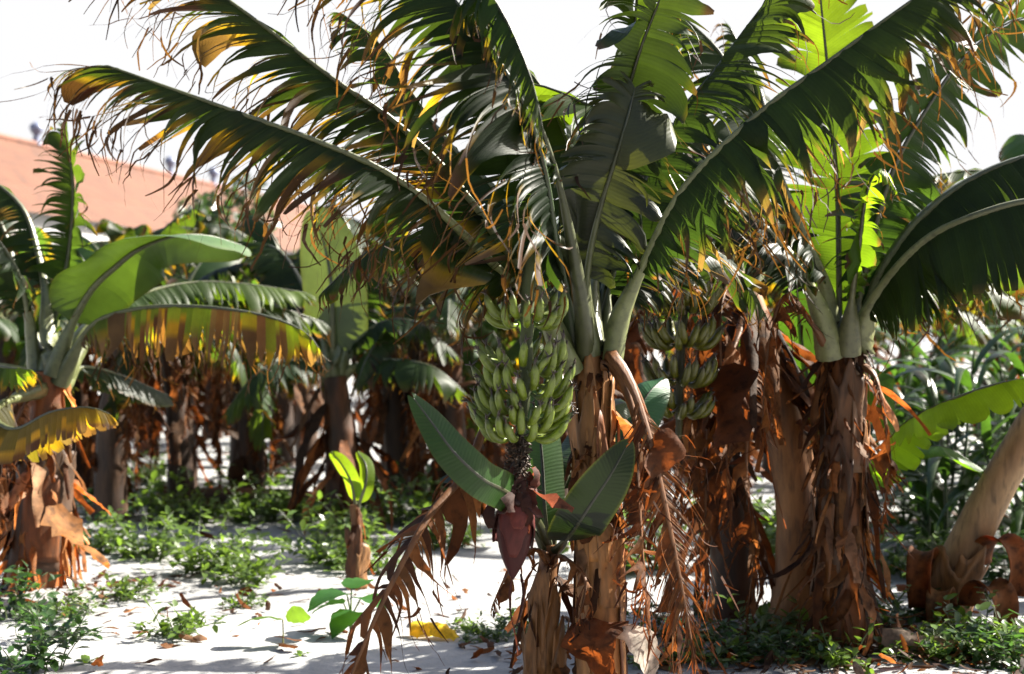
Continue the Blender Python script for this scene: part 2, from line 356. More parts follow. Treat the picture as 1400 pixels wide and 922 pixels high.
def sheath(parent, c, rad, t0, t1, ang, arc, off, C, seed, flare=.0, name='dry_sheath', jag=.12, mat=None):
    """a curved shell of old leaf base that wraps part of the stem, torn along its upper edge"""
    rng = np.random.default_rng(seed); nu, nv = 14, 12; V = []; n = len(c)
    ph = rng.uniform(0, 6, 3); aa = np.linspace(-arc/2, arc/2, nv)
    top = t1+jag*(t1-t0)*(np.sin(aa*5+ph[0])+.5*np.sin(aa*9+ph[1]))+rng.normal(0, .02, nv)*(t1-t0)
    T, S, U = frames(c, (0, 1, 0)); x = np.linspace(0, 1, n)
    for i in range(nu):
        u = i/(nu-1); row = []
        for j in range(nv):
            t = t0+(top[j]-t0)*u; a = ang+aa[j]+.15*(u-.5)*math.sin(ph[2])
            g = lambda arr: np.array([np.interp(t, x, arr[:, k]) for k in range(3)])
            edge = abs(j-(nv-1)/2)/((nv-1)/2)
            R = np.interp(t, x, rad)*(1+off)+flare*smooth((u-.45)/.55)+.010*edge**3+.004*math.sin(u*13+j+ph[1])+rng.normal(0, .0009)
            row.append(g(c)+g(S)*math.cos(a)*R+g(U)*math.sin(a)*R)
        V.append(row)
    V = np.array(V); cv = np.asarray(C)*rng.uniform(.7, 1.25, (nu, nv, 1))*np.linspace(1, .85, nu)[:, None, None]
    mb = MB(); mb.add(V, gridF(nu, nv), cv.reshape(-1, 3)); o = mb.build(name, mat or M_STEM, parent)
    md = o.modifiers.new('thick', 'SOLIDIFY'); md.thickness = .004; md.offset = 0
    return o

def skirt(parent, c, rad, count, trange, seed, L=(.25, .7), w=(.03, .09), out=.25, name='dry_leaf', per=1, tan=.5, dark=1., angr=None, shared=None):
    """dry leaf pieces that hang down round the stem"""
    rng = np.random.default_rng(seed); n = len(c); T, S, U = frames(c, (0, 1, 0)); x = np.linspace(0, 1, n)
    for k in range(count):
        mb = MB()
        for q in range(per):
            t = rng.uniform(*trange); a = rng.uniform(0, 2*math.pi) if angr is None else rng.uniform(*angr)
            g = lambda arr: np.array([np.interp(t, x, arr[:, i]) for i in range(3)])
            rv = g(S)*math.cos(a)+g(U)*math.sin(a); R = np.interp(t, x, rad)
            ribbon(mb, g(c)+rv*R*1.02, rv*out*rng.uniform(.3, 2.2)+np.array((0, 0, -.7)), rv, rng.uniform(*L), rng.uniform(*w), gr=rng.uniform(.1, .5), curl=rng.uniform(-.7, .9),
                   C=bcol(rng, .45, 1.15, tan)*dark, rng=rng, taper=rng.uniform(.1, .7), crinkle=rng.uniform(.15, .5), n=12)
        mb.build(name, M_DRY, parent)

def deadleaf(parent, pts, W=.17, n=30, seed=0, **k):
    kw = dict(r=1, fold=.5, g=3.2, fa=.25, s0=.22, dead=True, tails=.7, pet=(.03, .009), steps=7, name='dry_leaf', tipw=.30, tdepth=.97); kw.update(k)
    return leaf(parent, pts, W=W, n=n, seed=seed, **kw)

# ==================================================================== MAIN PLANT (A)
def banana(mb, p0, out, L=.15, R=.017, seed=0, rise=1.0, C=None):
    rng = np.random.default_rng(seed); n = 12; out = nrm(np.array(out, float)); zz = np.array((0, 0, 1.)); s = np.cross(out, zz)
    p = np.array(p0, float); pts = [p.copy()]; a0 = -.42+rng.normal(0, .12); a1 = 1.32*rise+rng.normal(0, .17)
    yaw = rng.normal(0, .22)
    for i in range(n):
        u = (i+1)/n; a = a0+(a1-a0)*smooth(np.array(u*1.15)); d = out*math.cos(a)+zz*math.sin(a)+s*yaw*u
        p = p+d*L/n; pts.append(p.copy())
    pts = np.array(pts); u = np.linspace(0, 1, n+1)
    rad = R*np.interp(u, (0, .1, .2, .35, .6, .84, .92, .955, 1), (.42, .46, .72, .97, 1.03, .92, .60, .34, .26))
    rg = rng.uniform(0, 1.2)
    fn = lambda t, a: 1+.055*np.cos(5*(a+rg))
    Cg = np.array((.165, .225, .018)) if C is None else C; Cg = Cg*rng.uniform(.8, 1.15)
    cc = np.array([Cg*.8 if x < .15 else Cg if x < .88 else Cg*.6 if x < .94 else np.array((.03, .018, .01)) for x in u])
    tube(mb, pts, rad, cc, sides=10, up=s, fn=fn)
    # withered flower remnant on the tip
    e = pts[-1]; dd = nrm(pts[-1]-pts[-2])
    for k in range(3):
        q = nrm(dd+rng.normal(0, .45, 3)); tube(mb, [e, e+q*.010, e+q*.024+rng.normal(0, .004, 3)], [.0042, .0038, .0015], (.035, .018, .012), sides=5)

def bunch(parent, axis, hands, seed=0, dark=1., fingers=16, L=.15, R=.0175):
    """axis: points of the stalk (top to bottom); hands: list of (t along the axis, radius of stalk)"""
    rng = np.random.default_rng(seed); c, Ln = catmull(axis, 60); mb = MB()
    rr = np.interp(np.linspace(0, 1, 60), (0, .2, .7, 1), (.036, .030, .024, .017))
    bump = lambda t, a: 1+.12*np.sin(t*95+3*a)
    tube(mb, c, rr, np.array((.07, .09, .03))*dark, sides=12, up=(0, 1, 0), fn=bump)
    b = mb.build('fruit_bunch', M_STEM, parent)
    for hi, (t, nf, LL, a0, arc, rise) in enumerate(hands):
        p = np.array([np.interp(t, np.linspace(0, 1, 60), c[:, k]) for k in range(3)]); ri = .048
        for row in (0, 1):
            m = nf if row == 0 else nf-1
            for k in range(m):
                a = a0+arc*((k+.5*row+.5)/nf-.5)+rng.normal(0, .035); o = np.array((math.cos(a), math.sin(a), 0))
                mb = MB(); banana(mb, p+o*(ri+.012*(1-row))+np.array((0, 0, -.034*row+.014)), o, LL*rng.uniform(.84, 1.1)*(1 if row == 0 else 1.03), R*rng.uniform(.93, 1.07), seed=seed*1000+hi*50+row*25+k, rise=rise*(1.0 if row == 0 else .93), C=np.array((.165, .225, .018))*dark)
                mb.build('banana', M_FRUIT, b)
    return b

DA = 5.8
baseA = P(822, 1004, DA); baseA[2] = gh(baseA[0], baseA[1])
A = thing('banana_plant', baseA, 'large banana plant in the centre carrying the sunlit green bunch and dark red bud', 'banana plant', 'banana plants')
trA, cA, rA = trunk(A, [baseA]+PL((822, 900, DA), (820, 760, DA), (812, 640, DA), (808, 540, DA), (806, 482, DA)), [.094, .090, .084, .076, .068, .062], C1=np.array((.30, .13, .042)), C2=np.array((.11, .04, .013)), seed=3)
for k, (t0, t1, ang, arc, off, C, fl) in enumerate([
    (.60, .96, -2.0, 1.6, .09, TAN*1.35, .010), (.57, .90, -.9, 1.5, .13, TAN*1.1, .018), (.44, .76, -2.4, 1.6, .16, RUST*1.6, .024),
    (.46, .74, -1.2, 1.3, .20, TAN*1.3, .012), (.66, .88, -2.9, 1.0, .15, TAN*1.1, .02), (.01, .56, -1.7, 1.9, .07, np.array((.44, .20, .065)), .0), (.01, .52, -3.0, 1.4, .10, RUST*1.2, .004), (.0, .54, -.35, 1.5, .12, TAN*1.2, .006),
    (.34, .56, -2.0, 1.1, .21, TAN*1.1, .015), (.5, .9, 1.2, 2.4, .12, RUST*.8, .02), (.0, .5, 1.5, 2.6, .12, RUST*.7, .01)]):
    sheath(A, cA, rA, t0, t1, ang, arc, off, C, 40+k, flare=fl, jag=.20 if t1 > .6 else .06)
skirt(A, cA, rA, 14, (.5, .97), 63, L=(.08, .26), w=(.03, .08), out=.25, tan=1.4, dark=1.6, angr=(-2.9, -.3))
cw = P(806, 482, DA)
def offc(dx, dy, dz=0): return cw+np.array((dx, dy, dz))
pk = dict(pet=(.054, .013))
pkw = dict(pet=(.060, .020), petc=PETC*1.5)
# 1 upper left leaf
leaf(A, [offc(-.03, -.0, -.03)]+PL((752, 412, 5.72), (700, 345, 5.6), (620, 238, 5.5), (540, 162, 5.4), (466, 112, 5.3), (390, 55, 5.25), (318, 2, 5.2), (255, -40, 5.2), (205, -55, 5.2)), W=.43, n=88, r=1.0, fold=1.15, g=1.5, fa=.75, s0=.16, dry=.40, yellow=.07, tails=.9, seed=11, up=(.1, -.25, 1), **pkw)
# 2 lower left leaf
leaf(A, [offc(-.05, -.04, -.05)]+PL((745, 420, 5.62), (692, 372, 5.48), (610, 292, 5.3), (530, 232, 5.15), (430, 188, 5.05), (350, 160, 5.0), (265, 130, 4.95), (190, 104, 4.9), (150, 90, 4.9), (116, 92, 4.9)), W=.40, n=96, r=1.0, fold=1.15, g=2.0, fa=.6, s0=.15, dry=.42, yellow=.07, tails=.95, seed=12, up=(.1, -.2, 1), **pkw)
# 3 leaf rising and hanging towards the left
leaf(A, [offc(-.02, .02, 0)]+PL((778, 400, 5.7), (762, 330, 5.5), (748, 240, 5.3), (728, 165, 5.2), (692, 95, 5.1), (648, 30, 5.1), (600, -25, 5.15), (540, -60, 5.2), (480, -75, 5.3)), W=.50, n=70, r=1.0, fold=1.25, g=2.0, fa=.4, s0=.17, dry=.3, yellow=.05, tails=.9, seed=13, up=(.35, -.1, 1), green=GREEN*.9, petc=(.05, .08, .03), **pk)
# 3b leaf in front that droops down the middle
leaf(A, [offc(-.02, -.02, 0)]+PL((795, 400, 5.6), (760, 230, 5.4), (700, 80, 5.2), (650, -30, 5.0), (690, 20, 4.9), (728, 110, 4.85), (742, 175, 4.85)), W=.23, n=50, r=1, fold=1.1, g=3, fa=.3, s0=.34, dry=.14, yellow=.06, tails=.25, seed=14, green=GREEN*1.1, pet=(.04, .010), petc=PETC*.5)
# 4 centre leaf seen from below
leaf(A, [offc(.0, .03, 0)]+PL((800, 400, 5.85), (812, 300, 5.9), (838, 220, 5.85), (856, 134, 5.8), (878, 60, 5.7), (902, 0, 5.6), (925, -60, 5.5)), W=.32, n=36, r=.95, fold=.45, g=2.4, fa=.0, s0=.20, dry=.14, tails=.7, seed=15, up=(.1, .6, .7), mat=M_LEAF_DIM, green=GREEN*1.2, **pk)
leaf(A, [offc(.0, .0, 0)]+PL((800, 420, 5.75), (806, 350, 5.7), (822, 280, 5.65), (842, 215, 5.6), (858, 160, 5.6), (868, 120, 5.65)), W=.25, n=16, r=1, fold=.12, g=1.5, fa=-.1, s0=.28, dry=.0, tails=0, seed=27, up=(.05, .9, .3), mat=M_LEAF_DIM, green=GREY_G*.9, tipw=.75, **pk)
leaf(A, [offc(.01, .05, 0)]+PL((812, 380, 6.0), (850, 260, 6.2), (862, 150, 6.3), (868, 40, 6.3), (872, -40, 6.2), (868, -110, 6.0)), W=.36, n=44, r=1, fold=.8, g=3.0, fa=.1, s0=.18, dry=.12, tails=.4, seed=16, up=(.0, .6, .6), **pk)
# 5 big dark leaf to the right
leaf(A, [offc(.04, -.03, -.04)]+PL((838, 430, 5.75), (874, 365, 5.65), (932, 255, 5.45), (1031, 156, 5.3), (1138, 77, 5.2), (1219, 18, 5.15), (1290, -30, 5.15), (1350, -60, 5.2)), W=.40, n=84, r=.86, fold=1.05, g=2.0, fa=.2, s0=.19, dry=.32, tails=.9, seed=17, up=(-.2, -.1, 1), green=GREEN*.9, yellow=.0, **pkw)
# 6 steep leaf behind, right
leaf(A, [offc(.03, .03, -.02)]+PL((830, 400, 5.95), (870, 270, 6.1), (930, 152, 6.2), (974, 98, 6.25), (1014, 44, 6.3), (1048, 0, 6.3), (1085, -50, 6.3)), W=.42, n=46, r=.9, fold=.7, g=2.0, fa=.2, s0=.14, dry=.18, tails=.5, seed=18, up=(-.3, .1, 1), green=GREEN*.8, **pk)
# 7 arching leaf behind, tip to the left
leaf(A, [offc(.02, .06, 0)]+PL((830, 400, 6.1), (880, 260, 6.4), (870, 180, 6.6), (800, 140, 6.7), (720, 113, 6.75), (640, 130, 6.8)), W=.30, n=40, r=.85, fold=.6, g=2.2, fa=.3, s0=.3, dry=.15, tails=.5, seed=19, green=GREEN_L, **pk)
# 8 drooping leaves low at left and right behind the crown
leaf(A, [offc(-.04, .05, -.05)]+PL((745, 400, 6.0), (660, 330, 6.2), (570, 320, 6.35), (500, 345, 6.4), (440, 400, 6.5)), W=.20, n=40, r=.9, fold=.8, g=2.6, fa=.3, s0=.2, dry=.25, tails=.4, seed=20, green=GREEN*.9, **pk)
leaf(A, [offc(.05, .05, -.05)]+PL((850, 410, 6.0), (920, 340, 6.3), (990, 350, 6.6), (1040, 420, 6.8)), W=.26, n=36, r=.8, fold=.7, g=2.0, fa=.3, s0=.2, dry=.2, seed=21, green=GREEN*.9, **pk)
leaf(A, [offc(-.02, .08, -.02)]+PL((760, 380, 6.2), (690, 270, 6.5), (620, 200, 6.7), (560, 120, 6.8), (520, 60, 6.9), (470, 20, 7.0)), W=.32, n=46, r=.9, fold=.8, g=2.2, fa=.3, s0=.22, dry=.18, tails=.6, seed=23, green=GREEN, **pk)
leaf(A, [offc(.03, .08, .0)]+PL((830, 370, 6.1), (870, 310, 6.2), (910, 250, 6.4), (970, 230, 6.6), (1040, 260, 6.8)), W=.38, n=30, r=.8, fold=.6, g=1.8, fa=.3, s0=.12, dry=.12, seed=25, green=GREEN*.9, **pk)
leaf(A, [offc(.0, .1, .0)]+PL((805, 370, 6.2), (800, 290, 6.5), (775, 190, 6.7), (735, 110, 6.9), (680, 60, 7.0)), W=.38, n=40, r=.9, fold=.7, g=2.2, fa=.3, s0=.14, dry=.15, seed=26, green=GREEN, **pk)
# dead leaves of A
deadleaf(A, [offc(.05, -.06, -.03)]+PL((838, 486, 5.68), (862, 520, 5.62), (886, 590, 5.58), (908, 680, 5.56), (930, 790, 5.55), (950, 900, 5.55)), W=.33, n=80, seed=31, s0=.22, g=2.2, fa=.75, fold=.25, up=(.35, -.85, .3), pet=(.030, .014), tipw=.14, tails=.5)
deadleaf(A, [offc(.05, -.06, -.03)]+PL((846, 500, 5.72), (868, 560, 5.70), (872, 640, 5.68), (880, 760, 5.66), (890, 860, 5.66)), W=.2, n=34, seed=33, s0=.30, g=4, tipw=.5)
deadleaf(A, [offc(.05, .0, -.03)]+PL((850, 500, 5.85), (885, 570, 5.95), (910, 680, 6.0), (925, 800, 6.0), (930, 920, 6.0)), W=.24, n=34, seed=34, s0=.30, g=4, tipw=.5)
deadleaf(A, [offc(-.08, .02, -.08)]+PL((740, 510, 5.75), (672, 570, 5.65), (640, 640, 5.5), (590, 700, 5.35), (555, 760, 5.25), (520, 830, 5.2), (480, 925, 5.15), (468, 960, 5.1)), W=.30, n=26, seed=32, s0=.30, g=5, fa=.1, fold=.9, up=(.5, -.3, 1), pet=(.034, .016), tipw=.35)
rngA = np.random.default_rng(5)
skirt(A, cA, rA, 9, (.15, .95), 61, L=(.12, .45), w=(.02, .06), out=.35)
skirt(A, cA, rA, 10, (.90, .99), 62, L=(.06, .2), w=(.01, .03), out=.6, dark=.5)
# dry bract-like sheath rolled over near the foot
mb = MB(); ribbon(mb, P(845, 862, 5.62), (.6, -.4, .15), (-.35, -.6, .7), .34, .13, gr=.8, curl=.9, C=np.array((.55, .48, .40)), n=14, taper=.7, rng=np.random.default_rng(81), crinkle=.08, cols=7); mb.build('dry_sheath', M_DRY, A, label='pale papery sheath rolled over at the foot of the stem')
mb = MB(); ribbon(mb, P(800, 850, 5.66), (.1, -.35, -.6), (-.2, -.8, .2), .34, .24, gr=.3, curl=.4, C=RUST*.9, n=12, taper=.5, rng=np.random.default_rng(82), cols=7); mb.build('dry_sheath', M_DRY, A)
mb = MB(); ribbon(mb, P(925, 600, 5.6), (-.4, -.1, -.3), (0, -1, .2), .30, .16, gr=.8, curl=.5, C=RUST*1.0, n=12, taper=.4, rng=np.random.default_rng(83), cols=6); mb.build('dry_leaf', M_DRY, A)
# bunch
DBN = 5.5
ax = [offc(-.03, -.02, .10)]+PL((778, 352, 5.6), (752, 328, 5.5), (732, 342, 5.42), (722, 392, 5.4), (720, 462, 5.4), (718, 535, 5.4), (710, 600, 5.42), (704, 650, 5.44))
PI = math.pi
hands = [(436, 8, .155, -PI/2+.0, 5.7, 1.0), (500, 9, .17, -PI/2+.5, 5.9, .97), (532, 9, .175, -PI/2+.25, 6.0, .93), (563, 10, .18, -PI/2-.35, 6.0, .88), (590, 9, .165, -PI/2+.1, 6, .82)]
_c, _ = catmull(ax, 60); hands = [(float(np.interp(-P(715, y, 5.4)[2], -_c[18:, 2], np.linspace(0, 1, 60)[18:])),)+tuple(r_) for y, *r_ in hands]
bunch(A, ax, hands, seed=7, R=.0160)
# remnants on the stalk and the male bud
def bud(parent, c0, c1, seed=0, dark=1.):
    rng = np.random.default_rng(seed); c0 = np.array(c0); c1 = np.array(c1); L = np.linalg.norm(c1-c0); n = 22
    u = np.linspace(0, 1, n); cc = c0+(c1-c0)*u[:, None]; R = L*.215
    R = L*.205; rad = R*np.interp(u, (0, .1, .25, .45, .65, .82, .94, 1), (.35, .75, .98, 1.0, .82, .52, .22, .04))
    mb = MB(); tube(mb, cc, rad, np.array((.062, .0085, .008))*dark, sides=20, up=(0, 1, 0), fn=lambda t, a: 1+.05*np.sin(a*2+t*3)+.035*np.sin(a*5))
    b = mb.build('male_bud', M_BUD, parent)
    def bract(top, ang, LL, WW, lift, C, curl=0.):
        V = []; nu, nv = 12, 9
        d = (c1-c0)/L; s = np.array((math.cos(ang), math.sin(ang), 0)); tq = np.cross(d, s)
        for i in range(nu):
            q = i/(nu-1); ww = WW*math.sin(min(1, q*1.15+.25)*PI*.86)**.8*(1-q**5*.6)
            uu_ = top+q*LL/L
            Rr = np.interp(np.clip(uu_, 0, 1), u, rad)*1.06+.003+lift*q*q*LL-curl*max(0, q-.6)*LL
            row = []
            for j in range(nv):
                a = (j/(nv-1)-.5)*2; th = a*ww/max(R*.8, .02)
                row.append(c0+d*(top*L+q*LL*(1-lift*.35*q)+rng.normal(0, .0015)-curl*max(0, q-.7)*LL)+s*Rr*math.cos(th)+tq*Rr*math.sin(th)*1.02)
            V.append(row)
        m2 = MB(); m2.add(np.array(V), gridF(nu, nv), (np.asarray(C)*dark)*rng.uniform(.8, 1.2, (nu*nv, 1))); o = m2.build('bract', M_BUD, b)
        md = o.modifiers.new('t', 'SOLIDIFY'); md.thickness = .003
    for k, (t, a, l, ww, lf, C, cu) in enumerate([(.02, -1.6, .70, .9, .02, (.24, .05, .04), 0), (.0, .2, .66, .8, .05, (.20, .04, .035), 0), (0, 2.6, .6, .8, .12, (.2, .045, .04), 0),
            (-.18, -2.1, .42, .55, .30, (.16, .06, .045), .0), (-.15, -.7, .45, .55, .35, (.13, .05, .04), 0), (-.05, -1.45, .5, .62, .25, (.33, .07, .045), .25), (-.22, -1.5, .34, .45, .15, (.14, .07, .055), 0), (-.3, 2.4, .35, .5, .5, (.1, .045, .03), 0), (-.3, .4, .35, .5, .55, (.09, .04, .03), 0)]):
        bract(t, a, l*L, ww*R, lf, np.array(C)*.5, cu)
    return b
bud(A, P(706, 675, 5.42), P(701, 793, 5.40), seed=4)
mb = MB(); rg = np.random.default_rng(9)
cR, _ = catmull(PL((712, 596, 5.40), (707, 640, 5.40), (705, 690, 5.41)), 40)
tube(mb, cR, .026, (.045, .03, .018), sides=12, up=(0, 1, 0), fn=lambda t, a: 1+.14*np.sin(t*70+2*a))
for k in range(280):
    p = cR[rg.integers(0, 40)]; a = rg.uniform(0, 2*PI); o = np.array((math.cos(a), math.sin(a), rg.normal(0, .4))); q = p+o*.022
    tube(mb, [q, q+o*.012, q+nrm(o+rg.normal(0, .5, 3))*.034], [.005, .0055, .002], np.array((.05, .028, .016))*rg.uniform(.5, 1.8), sides=5)
mb.build('flower_stalk', M_STEM, A)
for k, (px, py, a, L, w) in enumerate([(694, 640, -2.2, .20, .075), (716, 645, -1.0, .21, .08), (703, 636, -1.6, .19, .075), (724, 660, -.4, .20, .07), (688, 662, -2.8, .19, .07), (712, 655, -1.3, .22, .07), (698, 668, -1.9, .18, .06), (728, 640, .1, .16, .06), (712, 785, -1.2, .22, .014), (700, 790, -1.9, .30, .010)]):
    mb = MB(); ribbon(mb, P(px, py, 5.39), (math.cos(a)*.5, math.sin(a)*.4, -.8), (math.cos(a), math.sin(a), 0), L, w, gr=.4, curl=.8, C=np.array((.10, .038, .026))*(.5+.25*(k % 4)), crinkle=.35, rng=np.random.default_rng(90+k), n=10); mb.build('dry_bract', M_DRY, A)

# ---------------------------------------------------------------- sucker in front of A's foot (S1)
bS = GP(742, 5.95)
S1 = thing('banana_sucker', bS, 'young banana sucker with broad dark leaves growing beside the foot of the central plant', 'banana plant', 'banana plants')
_, cS, rS = trunk(S1, [bS]+PL((742, 900, 5.95), (745, 820, 5.95), (752, 745, 5.95)), [.07, .06, .05, .035], C1=TAN*.8, C2=RUST, seed=8)
for k, (t0, t1, a, arc, off, fl) in enumerate([(.05, .75, -1.6, 1.6, .12, .02), (.0, .6, -.6, 1.3, .2, .03), (.0, .55, -2.6, 1.3, .22, .03), (.3, .85, -1.2, 1.0, .18, .03)]): sheath(S1, cS, rS, t0, t1, a, arc, off, TAN*.8+RUST*.2, 140+k, flare=fl)
skirt(S1, cS, rS, 14, (.3, .98), 65, L=(.15, .4), w=(.02, .06), out=.5)
topS = P(752, 760, 5.95)
sp = dict(pet=(.022, .008), petc=PETC*.45, mat=M_LEAF_DIM)
leaf(S1, [topS]+PL((740, 720, 5.85), (718, 690, 5.5), (692, 672, 5.3), (660, 655, 5.15), (622, 620, 5.1), (592, 580, 5.1), (566, 545, 5.1)), W=.070, n=26, r=.0, fold=.2, g=.5, fa=.25, s0=.40, dry=.0, tails=0, seed=41, up=(.3, -.9, .08), green=(.020, .055, .009), **sp)
leaf(S1, [topS]+PL((770, 745, 5.8), (785, 725, 5.5), (808, 690, 5.4), (835, 650, 5.35), (856, 612, 5.35)), W=.095, n=30, r=.0, fold=.05, g=.3, fa=.3, s0=.28, dry=.0, tails=0, seed=42, up=(.08, -.99, .1), green=GREEN*.5, **sp)  # the crown's shade on this blade is put into its darker green
leaf(S1, [topS]+PL((745, 700, 5.95), (742, 640, 6.0), (738, 590, 6.05), (735, 540, 6.1)), W=.09, n=20, r=.05, fold=.3, g=.3, fa=.3, s0=.15, dry=.0, tails=0, seed=43, up=(0, -1, .1), green=(.045, .10, .03), **sp)
leaf(S1, [topS]+PL((762, 690, 6.0), (780, 640, 6.05), (800, 600, 6.2), (830, 560, 6.3), (870, 545, 6.4)), W=.10, n=22, r=.1, fold=.3, g=.6, fa=.3, s0=.3, dry=.02, tails=0, seed=44, up=(0, -.6, .7), green=GREEN_L*.8, **sp)
leaf(S1, [topS]+PL((730, 720, 5.9), (690, 660, 5.9), (650, 640, 5.95), (610, 650, 6.0)), W=.09, n=20, r=.1, fold=.3, g=.8, fa=.3, s0=.25, dry=.02, tails=0, seed=45, up=(0, -.3, 1), green=GREEN*.9, **sp)
leaf(S1, [topS]+PL((775, 735, 6.1), (800, 690, 6.3), (850, 600, 6.5), (885, 540, 6.6), (905, 520, 6.7)), W=.12, n=22, r=.1, fold=.3, g=.6, fa=.3, s0=.4, dry=.02, tails=0, seed=46, up=(0, -.7, .6), green=(.03, .09, .04), **sp)
deadleaf(S1, [topS]+PL((770, 760, 5.75), (800, 790, 5.65), (790, 850, 5.6)), W=.1, n=14, seed=47, s0=.2)
deadleaf(S1, [topS]+PL((725, 750, 5.7), (690, 790, 5.6), (672, 830, 5.6)), W=.08, n=12, seed=48, s0=.3)

# ==================================================================== right plant (B)
DB = 7.4
baseB = GP(1150, DB)
B = thing('banana_plant', baseB, 'banana plant at the right with a shaggy dry skirt down its whole stem', 'banana plant', 'banana plants')
_, cB, rB = trunk(B, [baseB]+PL((1150, 800, DB), (1152, 690, DB), (1154, 580, DB), (1152, 490, DB), (1150, 462, DB)), [.13, .12, .11, .095, .08, .075], C1=RUST*1.8, C2=RUST*.6, seed=12)
for k in range(9):
    rg = np.random.default_rng(200+k); t0 = rg.uniform(.0, .6); sheath(B, cB, rB, t0, t0+rg.uniform(.2, .38), rg.uniform(-3, 0), rg.uniform(.9, 1.7), rg.uniform(.1, .28), bcol(rg, .6, 1.1, .8), 210+k, flare=rg.uniform(0, .04))
skirt(B, cB, rB, 55, (.25, .98), 71, L=(.2, .6), w=(.02, .07), out=.16, tan=1.0)
skirt(B, cB, rB, 40, (.08, .6), 72, L=(.15, .45), w=(.015, .06), out=.35, tan=1.0)
skirt(B, cB, rB, 34, (.2, .97), 74, L=(.2, .55), w=(.02, .07), out=.30, tan=1.3, dark=1.7)
skirt(B, cB, rB, 1, (.1, .97), 73, L=(.1, .4), w=(.008, .02), out=.5, name='dry_fibres', per=120)
skirt(B, cB, rB, 16, (.92, .99), 75, L=(.1, .3), w=(.015, .04), out=.8, tan=.4, dark=.6)
cb = P(1150, 470, DB)
def ob(dx, dy, dz=0): return cb+np.array((dx, dy, dz))
pkv = dict(pet=(.078, .034), petc=PETC*np.array((1.6, 1.5, 1.6)))
pkb = dict(pet=(.072, .015), petc=PETC*np.array((1.1, 1.0, 1.1)))
leaf(B, [ob(-.04, -.03, -.05)]+PL((1125, 420, DB-.1), (1076, 338, DB-.2), (1020, 290, DB-.2), (950, 270, DB-.1), (880, 300, DB), (820, 370, DB+.1)), W=.36, n=46, r=.8, fold=.8, g=1.9, fa=.25, s0=.21, dry=.2, tails=.6, seed=111, green=GREEN*.9, **pkv)
leaf(B, [ob(-.02, .0, -.02)]+PL((1135, 400, DB), (1108, 335, DB-.05), (1070, 240, DB-.05), (1030, 150, DB), (985, 70, DB+.1), (920, 10, DB+.2)), W=.38, n=46, r=.85, fold=.7, g=1.9, fa=.3, s0=.17, dry=.16, tails=.5, seed=112, green=GREEN, **pkv)
leaf(B, [ob(.0, .03, 0)]+PL((1147, 380, DB+.05), (1145, 270, DB+.1), (1138, 170, DB+.05), (1130, 80, DB), (1122, 0, DB-.05), (1118, -70, DB-.1)), W=.30, n=30, r=.55, fold=-.15, g=.3, fa=.3, s0=.07, dry=.03, tails=.1, seed=113, up=(.25, .95, .1), green=(.030, .06, .010), **pkb)
leaf(B, [ob(.03, .02, -.02)]+PL((1175, 400, DB), (1198, 300, DB-.05), (1225, 220, DB-.05), (1265, 150, DB), (1315, 80, DB+.1), (1380, 30, DB+.2), (1430, 25, DB+.3)), W=.36, n=44, r=.8, fold=.2, g=1.4, fa=.15, s0=.10, dry=.12, tails=.4, seed=115, up=(-.3, .8, .5), green=(.016, .036, .014), **pkb)
leaf(B, [ob(.04, .02, -.03)]+PL((1185, 400, DB), (1215, 345, DB-.05), (1260, 290, DB-.1), (1330, 240, DB-.15), (1420, 208, DB-.2), (1520, 210, DB-.2), (1620, 260, DB-.2)), W=.40, n=40, r=.5, fold=.7, g=1.5, fa=.15, s0=.10, dry=.08, tails=.4, seed=116, up=(-.1, -.25, 1), green=GREEN*.8, **pkv)
leaf(B, [ob(.05, -.04, -.05)]+PL((1178, 430, DB-.1), (1212, 378, DB-.25), (1270, 320, DB-.5), (1340, 288, DB-.7), (1420, 270, DB-.8), (1520, 280, DB-.9), (1620, 330, DB-1)), W=.42, n=50, r=.45, fold=1.05, g=1.8, fa=.12, s0=.12, dry=.06, tails=.6, seed=117, up=(0, -.3, 1), green=GREEN*.75, **pkv)
leaf(B, [ob(.05, .05, -.05)]+PL((1190, 430, DB+.2), (1240, 370, DB+.6), (1310, 370, DB+.9), (1390, 410, DB+1.1)), W=.30, n=40, r=.95, fold=.8, g=2.2, fa=.2, s0=.2, dry=.3, tails=.8, seed=118, green=GREEN_L, **pkb)
leaf(B, [ob(.02, -.04, -.02)]+PL((1165, 400, DB-.2), (1175, 330, DB-.35), (1185, 260, DB-.45), (1205, 230, DB-.55), (1225, 260, DB-.6)), W=.11, n=18, r=.95, fold=.6, g=2.0, fa=.3, s0=.25, dry=.15, tails=.5, seed=119, green=(.05, .10, .012), **pkb)
deadleaf(B, [ob(-.06, -.05, -.05)]+PL((1110, 440, 7.2), (1075, 400, 7.1), (1050, 470, 7.1), (1040, 600, 7.1)), W=.22, n=26, seed=131)
deadleaf(B, [ob(.07, -.03, -.08)]+PL((1200, 520, 7.2), (1215, 620, 7.2), (1205, 720, 7.2)), W=.14, n=20, seed=132)

